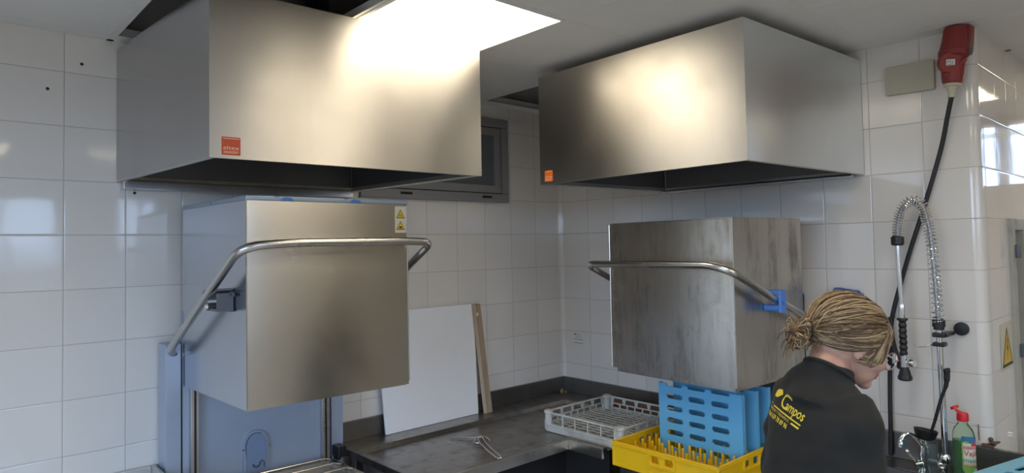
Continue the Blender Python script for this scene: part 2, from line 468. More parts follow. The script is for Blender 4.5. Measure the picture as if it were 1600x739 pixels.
for k, (i, j) in enumerate(LAMPS):
    x0, y0 = gx0 + .6 * i, gy0 + .6 * j
    r = thing('ceiling_light', V(x0 + .3, y0 + .3, CE), lab.get((i, j), 'unseen square ceiling panel lamp lighting the open kitchen'), 'ceiling light', 'square ceiling panels')
    obj('light_frame', B('tbar').prism([(x0 + .002, y0 + .002), (x0 + .598, y0 + .002), (x0 + .598, y0 + .598), (x0 + .002, y0 + .598)], [[(x0 + .016, y0 + .016), (x0 + .584, y0 + .016), (x0 + .584, y0 + .584), (x0 + .016, y0 + .584)]], (0, 0, CE + .001), (1, 0, 0), (0, 1, 0), .010), r)
    obj('light_housing', B('tbar').box((x0 + .004, y0 + .004, CE + .0065), (x0 + .596, y0 + .596, CE + .03)), r)
    obj('diffuser', B('lamp').box((x0 + .0165, y0 + .0165, CE + .001), (x0 + .5835, y0 + .5835, CE + .006)), r)

# window high on the left wall
def winframe(x0, x1, z0, z1, w, y0, y1, k):
    mb = B(k)
    for (a, c) in (((x0, z0), (x1, z0 + w)), ((x0, z1 - w), (x1, z1)), ((x0, z0 + w), (x0 + w, z1 - w)), ((x1 - w, z0 + w), (x1, z1 - w))):
        mb.box((a[0], y0, a[1]), (c[0], y1, c[1]), .004)
    return mb
wo = struct('window_1', winframe(-1.42, -.449, .182, .667, .05, -.022, .05, 'alu'))
s_ = obj('sash', winframe(-1.366, -.503, .236, .613, .045, -.012, .03, 'alu'), wo)
obj('pane', B('winpane').box((-1.325, .002, .277), (-.544, .008, .572)), s_)
for x in (-1.16, -.62): obj('drain_cap', B('black').box((x - .035, -.0265, .205), (x + .035, -.0215, .218), .002), wo)
struct('window_1_reveal', B('winglass').box((-1.40, .11, .19), (-.46, .12, .66)))

# cupboard doorway at the end of the tiled pier
mb = B('frame_paint')
for a, c in (((.40, FL), (.452, .005)), ((.612, FL), (.66, .005)), ((.452, -.045), (.612, .005))):
    mb.box((a[0], -2.240, a[1]), (c[0], -2.13, c[1]), .004)
d1 = struct('door_1', mb)
d2 = B('shade_black').box((.40, -2.09, FL), (.66, -2.08, .01))
for z in (-.09, -.20, -.42, -.60): d2.use('frame_paint').box((.452, -2.13, z), (.612, -2.09, z + .012))
for z in (-.36, -.54): d2.use('black').box((.455, -2.128, z), (.60, -2.10, z + .045), .008)
struct('door_1_recess', d2)
for z in (-.135, -.555): 
    h = obj('hinge', B('grey').box((.43, -2.256, z - .028), (.468, -2.238, z + .028), .004), d1)
obj('door_latch', B('wire').lathe([(.014, 0), (.014, .02), (.008, .026)], (.44, -2.24, -.92), (0, -1, 0)), d1)

# ---------------------------------------------------------------- extractor canopies
def canopy(fp, z0, z1, label, side):
    """fp: back-left, front-left, front-right, back-right as seen from the front, hollow and open below"""
    P = [Vector((*p, 0)) for p in fp]; cen = sum(P, V(0, 0, 0)) / 4; t_ = .012
    r = thing('extractor_hood', V(cen.x, cen.y, z0), label, 'extractor hood', 'stainless extractor canopies')
    I = [p + (cen - p).normalized() * t_ * 1.4 for p in P]
    I2 = [p + (cen - p).normalized() * .034 for p in P]
    mb = B('canopy'); up = V(0, 0, 1)
    vs, fs = [], []
    rings = [(P, z1), (P, z0 + .003), (P, z0), (I, z0), (I2, z0 + .003), (I2, z0 + .020), (I, z0 + .022), (I, z1 - .01)]
    for ring, z in rings: vs += [p + up * z for p in ring]
    n = len(rings)
    for i in range(n - 1):
        for k in range(4):
            l = (k + 1) % 4; fs.append((i * 4 + k, i * 4 + l, i * 4 + 4 + l, i * 4 + 4 + k))
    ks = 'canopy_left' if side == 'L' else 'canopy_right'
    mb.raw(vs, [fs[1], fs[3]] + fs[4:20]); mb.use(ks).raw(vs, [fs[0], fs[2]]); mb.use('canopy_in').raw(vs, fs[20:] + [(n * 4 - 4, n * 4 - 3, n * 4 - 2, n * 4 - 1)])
    mb.use('canopy').raw([p + up * z1 for p in P], [(0, 1, 2, 3)])
    obj('shell', mb, r)
    # drip gutter along the wall below the back edge, and the seam in the inner corners
    d = (P[3] - P[0]); L = d.length; d.normalize(); fwd = ((P[1] - P[0]) - d * (P[1] - P[0]).dot(d)).normalized()
    g = B('canopy'); a = P[0] + d * .012 + fwd * .004; c = P[3] - d * .03 + fwd * .004
    h0, h1 = (z0 - .030, z0 + .003) if side == 'L' else (z0 - .010, z0 + .004)
    g.hexa([a + up * h0, c + up * h0, c + fwd * .052 + up * h0, a + fwd * .052 + up * h0, a + up * h1, c + up * h1, c + fwd * .052 + up * h1, a + fwd * .052 + up * h1], .003)
    g.cur = 0; g.mats[0] = 'hood_side'
    obj('drip_gutter', g, r)
    for k in range(4):
        q = I[k] + (cen - I[k]).normalized() * .006
        obj('corner_seam', B('steel').tube([q + up * (z0 + .025), q + up * (z1 - .012)], .0035, 6), r)
    # front plate carries the square maker's sticker near its lower left corner
    u = (P[2] - P[1]).normalized(); nrm = u.cross(up)
    sx, sz, w = (.034, .010, .054) if side == 'L' else (.030, .012, .050)
    o = P[1] + u * sx + up * (z0 + sz) + nrm * .0006
    k1 = 'orange' if side == 'L' else 'orange2'
    st = B(k1).prism(rrect(0, 0, w, w, .003), [], o, u, up, .001)
    st.use('print_pale').text('altex', o + u * .0035 + up * .016 + nrm * .0007, u, up, .017, w - .008, .0001)
    for q, (ln, hh) in enumerate(((w - .010, .0105), (w - .014, .0065))):
        for e in range(9):
            st.obox(o + u * (.005 + ln * (e + .5) / 9) + up * hh + nrm * .0007, u * (ln / 9 * .38), nrm * .0001, up * .0010)
    st.obox(o + u * w / 2 + up * (w - .005) + nrm * .0007, u * (w / 2 - .004), nrm * .0001, up * .0008)
    obj('maker_sticker', st, r)
    # collar of the exhaust duct above
    obj('duct_collar', B('steel').lathe([(.16, z1 - .004), (.16, TOP)], (cen.x - .1 * fwd.x, cen.y - .1 * fwd.y, 0), seg=32), r)
    return r
canopy([(-2.456, -.004), (-2.396, -.875), (-1.393, -.906), (-1.452, -.004)], .203, .712,
       'large left steel extractor canopy with red sticker above the newer dishwasher', 'L')
canopy([(-.004, -.790), (-.904, -.738), (-.924, -1.762), (-.004, -1.808)], .205, .702,
       'right steel extractor canopy with orange sticker above the stained dishwasher', 'R')

# ---------------------------------------------------------------- hood dishwashers
def warn_triangle(mb, o, u, w, s, kind):
    """yellow triangle, black border; o is the middle of the base"""
    n = Vector(u).cross(Vector(w)); o = Vector(o); h = s * .9
    mb.use('print_dark').prism([(-s / 2, 0), (s / 2, 0), (0, h)], [], o, u, w, .0006)
    k = .80; mb.use('sign_yellow').prism([(-s / 2 * k, h * .075), (s / 2 * k, h * .075), (0, h * (.075 + k))], [], o + n * .0004, u, w, .0006)
    mb.use('print_dark'); q = o + n * .0008
    if kind == 'heat':
        for dx in (-.16, 0, .16):
            pts = [q + Vector(u) * (s * (dx + .03 * math.sin(i * 1.7))) + Vector(w) * (h * (.18 + .07 * i)) for i in range(6 if dx == 0 else 5)]
            mb.tube(pts, s * .022, 5)
    elif kind == 'hand':
        mb.prism([(-.22 * s, .22 * h), (-.05 * s, .17 * h), (.16 * s, .17 * h), (.20 * s, .25 * h), (.05 * s, .27 * h), (.22 * s, .36 * h), (.08 * s, .40 * h), (-.12 * s, .37 * h), (-.2 * s, .30 * h)], [], q, u, w, .0005)
    else:
        mb.prism([(.02 * s, .72 * h), (-.07 * s, .42 * h), (.0 * s, .44 * h), (-.05 * s, .16 * h), (.08 * s, .50 * h), (.01 * s, .48 * h), (.06 * s, .70 * h)], [], q, u, w, .0005)

def machine(FLp, FRp, BLp, zb, zt, label, kind):
    FLp, FRp, BLp = (Vector((*p, 0)) for p in (FLp, FRp, BLp))
    W, D = (FRp - FLp).length, (BLp - FLp).length
    ex, ey, ez = (FRp - FLp).normalized(), (BLp - FLp).normalized(), V(0, 0, 1)
    def Q(u, v, z): return FLp + ex * u + ey * v + ez * z
    new = kind == 'new'
    r = thing('hood_dishwasher', Q(W / 2, D / 2, FL), label, 'dishwasher', 'hood dishwashers')
    def qbox(mb, u0, v0, z0, u1, v1, z1, bev=0.):
        return mb.hexa([Q(u0, v0, z0), Q(u1, v0, z0), Q(u1, v1, z0), Q(u0, v1, z0), Q(u0, v0, z1), Q(u1, v0, z1), Q(u1, v1, z1), Q(u0, v1, z1)], bev)
    kf, ks = ('hood_new', 'hood_side') if new else ('hood_old', 'hood_old')
    t_ = .004
    # the raised hood: front sheet folded, sides, back, top; open below
    ch = .014
    mb = B(kf).prism([(0, zb), (W - ch, zb), (W, zb + ch), (W, zt), (0, zt)] if new else [(0, zb), (W, zb), (W, zt), (0, zt)], [], Q(0, t_ / 2, 0), ex, ez, t_)
    hd = obj('hood', mb, r)
    sb = B(ks)
    qbox(sb, 0, t_ + .0005, zb, t_, D, zt); qbox(sb, W - t_, t_ + .0005, zb, W, D, zt); qbox(sb, t_, D - t_, zb, W - t_, D, zt); qbox(sb, t_, t_, zt - t_, W - t_, D - t_, zt)
    # inner lip below the sheet
    i = .018
    for a in ((i, i, W - i, i + t_), (i, D - i - t_, W - i, D - i), (i, i, i + t_, D - i), (W - i - t_, i, W - i, D - i)):
        qbox(sb, a[0], a[1], zb - .020 if not new else zb + .004, a[2], a[3], zt - .1)
    obj('hood_shell', sb, hd)
    # bright rolled edge on the front corners
    eb = B('wire').tube([Q(.0008, .0008, zb + .001), Q(.0008, .0008, zt - .001)], .0022, 6)
    obj('edge_bead', eb, hd); eb = B('wire').tube([Q(W - .0008, .0008, zb + .016), Q(W - .0008, .0008, zt - .001)], .0022, 6)
    obj('edge_bead', eb, hd)
    if new:
        cb = B('film'); qbox(cb, -.003, -.003, zt + .0005, W + .003, D + .003, zt + .0165, .002)
        cb.use('film_logo')
        for u_ in (.135, .385):
            cb.prism([(.022 * math.cos(a * PI / 10), .013 * math.sin(a * PI / 10)) for a in range(11)], [], Q(u_, -.0035, zt + .001), ex, ez, .0008)
            cb.prism([(-.045, .0155), (-.028, .0155), (-.036, .010)], [], Q(u_, -.0035, zt), ex, ez, .0008)
        cb.prism([(-.009, .003), (.006, .003), (.003, .012), (-.004, .013)], [], Q(-.0035, .30, zt), -ey, ez, .0008)
        obj('top_cap', cb, hd)
        w = B('sign_back').prism(rrect(-.024, -.004, .024, .096, .002), [], Q(W - .030, -.0005, zt - .103), ex, ez, .0006)
        warn_triangle(w, Q(W - .030, -.0010, zt - .052), ex, ez, .037, 'heat')
        warn_triangle(w, Q(W - .030, -.0010, zt - .096), ex, ez, .037, 'hand')
        obj('warning_sticker', w, hd)
    else:
        cb = B('hood_old'); qbox(cb, -.001, -.001, zt + .0005, W + .001, D + .001, zt + .005, .001)
        obj('top_cap', cb, hd)
    # lifting handle: one bent tube round three sides, hinged on the rear posts
    rr = .0145
    if new:
        e, vb, zh, yr, zr = .052, -.088, -.047, D + .02, -.462
        pts = [Q(.01, yr + .01, zr - .012), Q(-.035, yr, zr), Q(-e, yr - .05, zr + .03), Q(-e, .235, -.241), Q(-e + .004, vb + .01, -.058), Q(.11, vb, zh), Q(W - .05, vb, zh), Q(W + e - .006, vb, zh - .004), Q(W + e, .235, -.241), Q(W + e, yr - .05, zr + .03), Q(W + .035, yr, zr), Q(W - .01, yr + .01, zr - .012)]
        pts = fillet(pts, .095, 9)
    else:
        e, vb, zh = .054, -.10, -.158
        pts = [Q(-.01, D + .05, -.435), Q(-e, D + .03, -.43), Q(-e, .16, -.275), Q(-e, vb, zh), Q(W - .035, vb, zh), Q(W + .040, vb + .02, zh - .022), Q(W + e, .05, -.238), Q(W + e, .16, -.285), Q(W + e, D + .03, -.43), Q(W + .01, D + .05, -.435)]
        pts = fillet(pts, .05, 7)
    obj('lifting_handle', B('tube').tube(pts, rr, 14), r)
    for sgn, u_ in ((-1, 0), (1, W)):
        kb = B('grey' if new else 'blue_clip')
        def K(a, v, z): return Q(u_ + sgn * a, v, z)
        if new:
            # cast bracket with a cheek plate, a saddle under the tube and a bolt
            vc, zc = .150, -.228
            kb.obox(K(.006, vc, zc - .012), ex * .005, ey * .046, ez * .034, .002)
            kb.obox(K(.030, vc - .010, zc - .038), ex * .026, ey * .045, ez * .004, .001)
            kb.obox(K(.030, vc - .050, zc - .012), ex * .026, ey * .004, ez * .030, .001)
            kb.obox(K(.030, vc + .004, zc + .012), ex * .026, (ey * .052 + ez * -.018), (ez * .004), .001)
            kb.obox(K(.046, vc + .050, zc + .012), ex * .016, (ey * .014 + ez * -.006), ez * .014, .003)
            kb.tube([K(.004, vc + .03, zc - .03), K(.058, vc + .03, zc - .03)], .013, 12)
            kb.use('chrome').lathe([(.010, 0), (.009, .006), (.004, .008)], K(.058, vc + .03, zc - .03), ex * sgn, 12)
            kb.use('grey').obox(K(.012, vc - .064, zc + .012), ex * .004, ey * .012, ez * .006, .001)
        else:
            vc, zc = .215, -.300
            kb.obox(K(.074, vc, zc - .008), ex * .006, ey * .021, ez * .044, .003)
            kb.obox(K(.040, vc - .006, zc + .028), ex * .036, ey * .020, ez * .008, .002)
            kb.tube([K(.002, vc, zc - .036), K(.070, vc, zc - .036)], .014, 14)
            for q in (-.006, .004): kb.use('print_dark').tube([K(.0803, vc + q, zc - .022), K(.0803, vc + q - .012, zc - .006)], .0006, 5)
        obj('handle_bracket', kb, r)
    # rear posts, rear panel, rails
    pb = B('panel') if new else B('steel')
    zt2 = -.425 if new else -.66
    def post(u0, u1):
        if not new and u0 < 0: u1 = .026
        m_ = B('panel' if new else 'steel'); u0, u1 = (u0, u1) if new else (max(u0, .0), min(u1, W + .03))
        qbox(m_, u0, D + .008, FL, u1, D + .095, zt2, .003)
        return m_
    obj('rear_post', post(-.062, -.006), r); obj('rear_post', post(W + .006, W + .062), r)
    qbox(pb, .0, D + .012, -1.02, W, D + .018, -.30)
    rp = obj('rear_panel', pb, r)
    for u_ in (.038, W - .030):
        g = B('steel'); qbox(g, u_ - .016, D - .012, -1.0, u_ + .016, D + .011, -.35, .003)
        g.use('black'); qbox(g, u_ - .004, D - .0135, -1.0, u_ + .004, D - .0115, -.36)
        obj('guide_rail', g, r)
    if new:
        # arched overflow cover pressed out of the rear panel
        ca = Q(.275, D + .006, -.950)
        out = [(-.05, -.02), (.05, -.02)] + [(.05 * math.cos(a * PI / 12), .085 + .055 * math.sin(a * PI / 12)) for a in range(13)]
        a_ = B('panel').prism(out, [], ca, ex, ez, .012)
        inn = [(x * .8, y * .93) for x, y in out]
        a_.use('cover').prism(inn, [], ca - ey * .007, ex, ez, .008)
        a_.use('grey').tube([ca + ex * .041 * -math.cos(a * PI / 12) + ez * (.080 + .049 * math.sin(a * PI / 12)) - ey * .0075 for a in range(9)], .003, 6)
        a_.tube([ca - ex * .041 + ez * .08 - ey * .0075, ca - ex * .034 - ez * .018 - ey * .0075], .003, 6)
        a_.tube([ca + ex * .014 * math.cos(a * PI / 8 + PI) + ez * (.006 + .014 * math.sin(a * PI / 8 + PI)) - ey * .010 for a in range(10)], .005, 6)
        a_.tube([ca + ex * .014 + ez * .006 - ey * .010, ca + ex * (.02) + ez * .016 - ey * .01, ca + ex * .030 + ez * .008 - ey * .01, ca + ex * .030 - ez * .012 - ey * .01], .0035, 6)
        for sx in (-.052, .052): a_.use('chrome').lathe([(.005, 0), (.004, .006)], ca + ex * sx + ez * .07 - ey * .004, -ey, 10)
        obj('overflow_cover', a_, rp)
        kn = B('black'); qbox(kn, W + .004, D - .055, -.985, W + .045, D + .004, -.935, .006); qbox(kn, W + .012, D - .03, -1.0, W + .03, D + .004, -.95, .004)
        obj('corner_clamp', kn, r)
    # wash tank and base cabinet
    bc = B('steel')
    qbox(bc, .0, .03, FL + .12, W, D + .004, -1.06, .006)
    rz = -.995 if new else -1.026; wz = 0 if new else -.026
    qbox(bc, .0, .0, -1.06, .02, D, rz); qbox(bc, W - .02, .0, -1.06, W, D, rz); qbox(bc, .02, .0, -1.06, W - .02, .02, rz); qbox(bc, .02, D - .02, -1.06, W - .02, D, rz)
    obj('base_cabinet', bc, r)
    cp = B('black'); qbox(cp, .04, .022, -1.20, W - .04, .031, -1.10, .003)
    obj('control_panel', cp, r)
    dr = B('hood_side'); qbox(dr, .02, .014, FL + .16, W - .02, .030, -1.24, .003)
    obj('front_panel', dr, r)
    for a, c in ((.05, .07), (W - .05, .07), (.05, D - .05), (W - .05, D - .05)):
        obj('foot', B('steel').lathe([(.022, FL), (.022, FL + .015), (.014, FL + .02), (.014, FL + .125)], Q(a, c, 0)), r)
    # wire guide that carries the racks
    for k in range(7):
        wv = .035 + (D - .07) * k / 6
        wb = B('wire').tube(fillet([Q(.022, wv, -.988 + wz), Q(.05, wv, -.978 + wz), Q(W - .05, wv, -.978 + wz), Q(W - .022, wv, -.988 + wz)], .02), .0042, 8)
        if k % 2 == 0: wb.tube(fillet([Q(.03, wv + .022, -.990 + wz), Q(.06, wv + .022, -.984 + wz), Q(W - .06, wv + .022, -.984 + wz), Q(W - .03, wv + .022, -.990 + wz)], .02), .0042, 8)
        obj('rack_wire', wb, r)
    wb = B('wire')
    for u_ in (.06, W / 2, W - .06): wb.tube([Q(u_, .022, -.9865 + wz), Q(u_, D - .022, -.9865 + wz)], .0045, 8)
    obj('cross_wire', wb, r)
    return r, Q, W, D
machine((-2.230, -.711), (-1.629, -.739), (-2.249, -.110), -.588, .094,
        'newer hood dishwasher with shiny raised hood and grey handle brackets on the left wall', 'new')
machine((-.684, -.952), (-.726, -1.586), (-.166, -.980), -.625, .017,
        'older stained hood dishwasher with blue handle bracket behind the person', 'old')

# ---------------------------------------------------------------- worktops
LZ, SZ = -.975, -.993          # raised rim and sunken working surface
r = thing('worktop', V(-.8, -.4, FL), 'L-shaped worn steel worktop running into the corner between both dishwashers', 'worktop')
YE = -.944
out = [(-1.565, -.745), (-.765, -.745), (-.765, YE), (-.735, YE), (-.735, -.712), (-1.535, -.712), (-1.535, -.178), (-.185, -.178), (-.185, YE), (-.004, YE), (-.004, -.004), (-1.565, -.004)]
mb = B('bench').prism(out, [], (0, 0, LZ - .002), (1, 0, 0), (0, 1, 0), .004)
hole = [(-.735, YE), (-.735, -.712), (-1.535, -.712), (-1.535, -.178), (-.185, -.178), (-.185, YE)]; d = .014
h2 = [(-.735 + d, YE), (-.735 + d, -.712 + d), (-1.535 + d, -.712 + d), (-1.535 + d, -.178 - d), (-.185 - d, -.178 - d), (-.185 - d, YE)]; n = len(hole)
mb.raw([(*p, LZ) for p in hole] + [(*p, SZ) for p in h2], [(i, i + 1, n + i + 1, n + i) for i in range(n - 1)])
mb.prism(h2, [], (0, 0, SZ - .001), (1, 0, 0), (0, 1, 0), .002)
# folded front edges
mb.use('fold').box((-1.565, -.748, LZ - .046), (-.765, -.735, LZ + .0008), .002).box((-.768, YE - .006, LZ - .046), (-.755, -.7485, LZ + .0008), .002)
mb.use('bench')
mb.box((-1.567, -.745, LZ - .03), (-1.560, -.004, LZ - .001))
obj('top', mb, r)
obj('backsplash', B('bench_dark').box((-1.565, -.020, LZ - .0005), (-.0205, -.003, -.8855), .003).box((-.020, YE, LZ - .0005), (-.003, -.003, -.8855), .003), r)
for x, y in ((-1.50, -.66), (-1.50, -.10), (-.1, -.10), (-.1, -.85)):
    obj('leg', B('steel').box((x - .02, y - .02, FL + .03), (x + .02, y + .02, LZ - .03), .003).lathe([(.016, FL), (.02, FL + .012), (.016, FL + .03)], (x, y, 0)), r)
obj('shade_panel', B('shade_black').box((-1.50, -.58, FL + .05), (-.60, -.57, LZ - .05)).box((-.61, -.86, FL + .05), (-.60, -.58, LZ - .05)), r)  # black sheets added to stand for the shade below the worktop
obj('undershelf', B('bench_dark').box((-1.52, -.70, FL + .28), (-.08, -.08, FL + .31), .003), r)

r = thing('inlet_table', V(-3.0, -.35, FL), 'steel side table whose back edge shows left of the newer dishwasher', 'side table')
x0, x1 = -3.7, -2.325
mb = B('steel').box((x0, -.70, LZ - .045), (x1, -.004, LZ), .003)
mb.box((x0, -.018, LZ), (x1 - .014, -.004, -.893), .003)
mb.box((x1 - .014, -.66, LZ), (x1, -.004, -.893), .002)
obj('top', mb, r)
for x in (x0 + .06, x1 - .06):
    for y in (-.64, -.08): obj('leg', B('steel').box((x - .02, y - .02, FL), (x + .02, y + .02, LZ - .04), .003), r)

r = thing('sink_counter', V(-.4, -2.2, FL), 'steel sink counter along the right wall behind the person', 'sink counter')
X0, X1, Y0, Y1 = -.78, -.004, -3.0, -1.655
mb = B('bench_dark').prism([(X0, Y0), (X1, Y0), (X1, Y1), (X0, Y1)], [rrect(X0 + .09, -2.18, -.165, -1.74, .05)], (0, 0, LZ - .003), (1, 0, 0), (0, 1, 0), .006)
mb.box((X0, Y0, LZ - .05), (X0 + .012, Y1, LZ - .001), .003).box((X0, Y0, LZ - .05), (X1, Y0 + .01, LZ - .001)).box((X0, Y1 - .01, LZ - .05), (X1, Y1, LZ - .001))
obj('top', mb, r)
bw = B('bench'); a = rrect(X0 + .09, -2.18, -.165, -1.74, .05); b2 = rrect(X0 + .11, -2.16, -.185, -1.76, .06); n = len(a)
bw.raw([(*p, LZ) for p in a] + [(*p, LZ - .25) for p in b2], [(i, (i + 1) % n, n + (i + 1) % n, n + i) for i in range(n)] + [tuple(range(n, 2 * n))])
obj('bowl', bw, r)
obj('backsplash', B('bench_dark').box((-.021, -2.95, LZ), (-.003, Y1, -.868), .003), r)
obj('front_rail', B('wire').tube([(X0 + .09, -2.19, LZ + .002), (X0 + .09, -1.73, LZ + .002)], .004, 8), r)
obj('rim', B('wire').prism(rrect(X0 + .082, -2.188, -.157, -1.732, .055), [rrect(X0 + .092, -2.178, -.167, -1.742, .048)], (0, 0, LZ + .0015), (1, 0, 0), (0, 1, 0), .003), r)
for x in (X0 + .05, -.06):
    for y in (Y0 + .05, Y1 - .05): obj('leg', B('steel').box((x - .02, y - .02, FL), (x + .02, y + .02, LZ - .03), .003), r)

# ---------------------------------------------------------------- things on and by the worktop
bt = V(0, -.062, LZ + .001); lean = V(0, .040, .592).normalized(); wn_ = V(1, 0, 0).cross(lean)
mb = B('board').hexa([p for p in [V(-1.322, -.064, LZ + .001), V(-.747, -.066, LZ + .001), V(-.747, -.054, LZ + .001), V(-1.322, -.052, LZ + .001), V(-1.348, -.024, -.384), V(-.735, -.026, -.384), V(-.735, -.014, -.384), V(-1.348, -.012, -.384)]], .0012, 1)
o = obj('white_board', mb); tag(o, 'large white laminate board leaning on the left wall tiles', 'board')
obj('edge_band', B('board_edge').hexa([V(-.7455, -.0648, LZ + .002), V(-.7435, -.0648, LZ + .002), V(-.7435, -.0552, LZ + .002), V(-.7455, -.0552, LZ + .002), V(-.7335, -.0248, -.385), V(-.7315, -.0248, -.385), V(-.7315, -.0152, -.385), V(-.7335, -.0152, -.385)]), o)
mb = B('wood').hexa([V(-.720, -.098, LZ + .001), V(-.672, -.098, LZ + .001), V(-.672, -.078, LZ + .001), V(-.720, -.078, LZ + .001), V(-.752, -.050, -.386), V(-.707, -.050, -.386), V(-.707, -.030, -.386), V(-.752, -.030, -.386)], .001, 1)
mb.use('wood_light').hexa([V(-.7205, -.0985, LZ + .001), V(-.713, -.0985, LZ + .001), V(-.713, -.0785, LZ + .001), V(-.7205, -.0785, LZ + .001), V(-.7525, -.0505, -.386), V(-.746, -.0505, -.386), V(-.746, -.0295, -.386), V(-.7525, -.0295, -.386)])
mb.use('label').prism(rrect(-.005, -.009, .006, .009, .003), [], (-.734, -.0555, -.440), (1, 0, 0), (0, .07, 1), .0008)
tag(obj('timber_batten', mb), 'narrow timber batten leaning upright beside the white board', 'batten')
tag(obj('brown_plank', B('brown').box((-.150, -.880, LZ + .001), (-.040, -.435, LZ + .028), .004)), 'short brown wooden plank lying behind the grey-white dish rack', 'plank')
o = B('crumb'); o.ell((-.075, -.055, LZ + .013), (.016, .004, 0), (-.003, .012, 0), (.002, 0, .015), 9, 6).ell((-.060, -.070, LZ + .008), (.010, 0, 0), (0, .008, 0), (0, 0, .008), 8, 5)
tag(obj('crumb', o), 'small brown scrap in the corner of the worktop', 'scrap')
# loose bent wire tool
zt_ = SZ + .005
mb = B('wire')
mb.tube(smooth_path([(-1.10, -.283, zt_), (-1.04, -.360, zt_ + .002), (-1.00, -.392, zt_ + .004), (-.962, -.375, zt_)], 6), .0032, 8)
mb.tube(smooth_path([(-.985, -.378, zt_ + .006), (-1.055, -.505, zt_ + .003), (-1.160, -.715, LZ + .006), (-1.176, -.732, LZ + .006), (-1.182, -.712, LZ + .006), (-1.07, -.475, zt_ + .003), (-1.005, -.372, zt_ + .006)], 6), .0032, 8)
mb.tube(smooth_path([(-.995, -.372, zt_ + .005), (-.990, -.430, zt_ + .004), (-1.010, -.470, zt_)], 5), .0034, 8)
mb.tube(smooth_path([(-1.035, -.392, zt_ + .004), (-1.07, -.43, zt_), (-1.06, -.452, zt_)], 5), .003, 8)
tag(obj('wire_hook_tool', mb), 'bent steel wire tool lying on the worn worktop', 'wire tool')

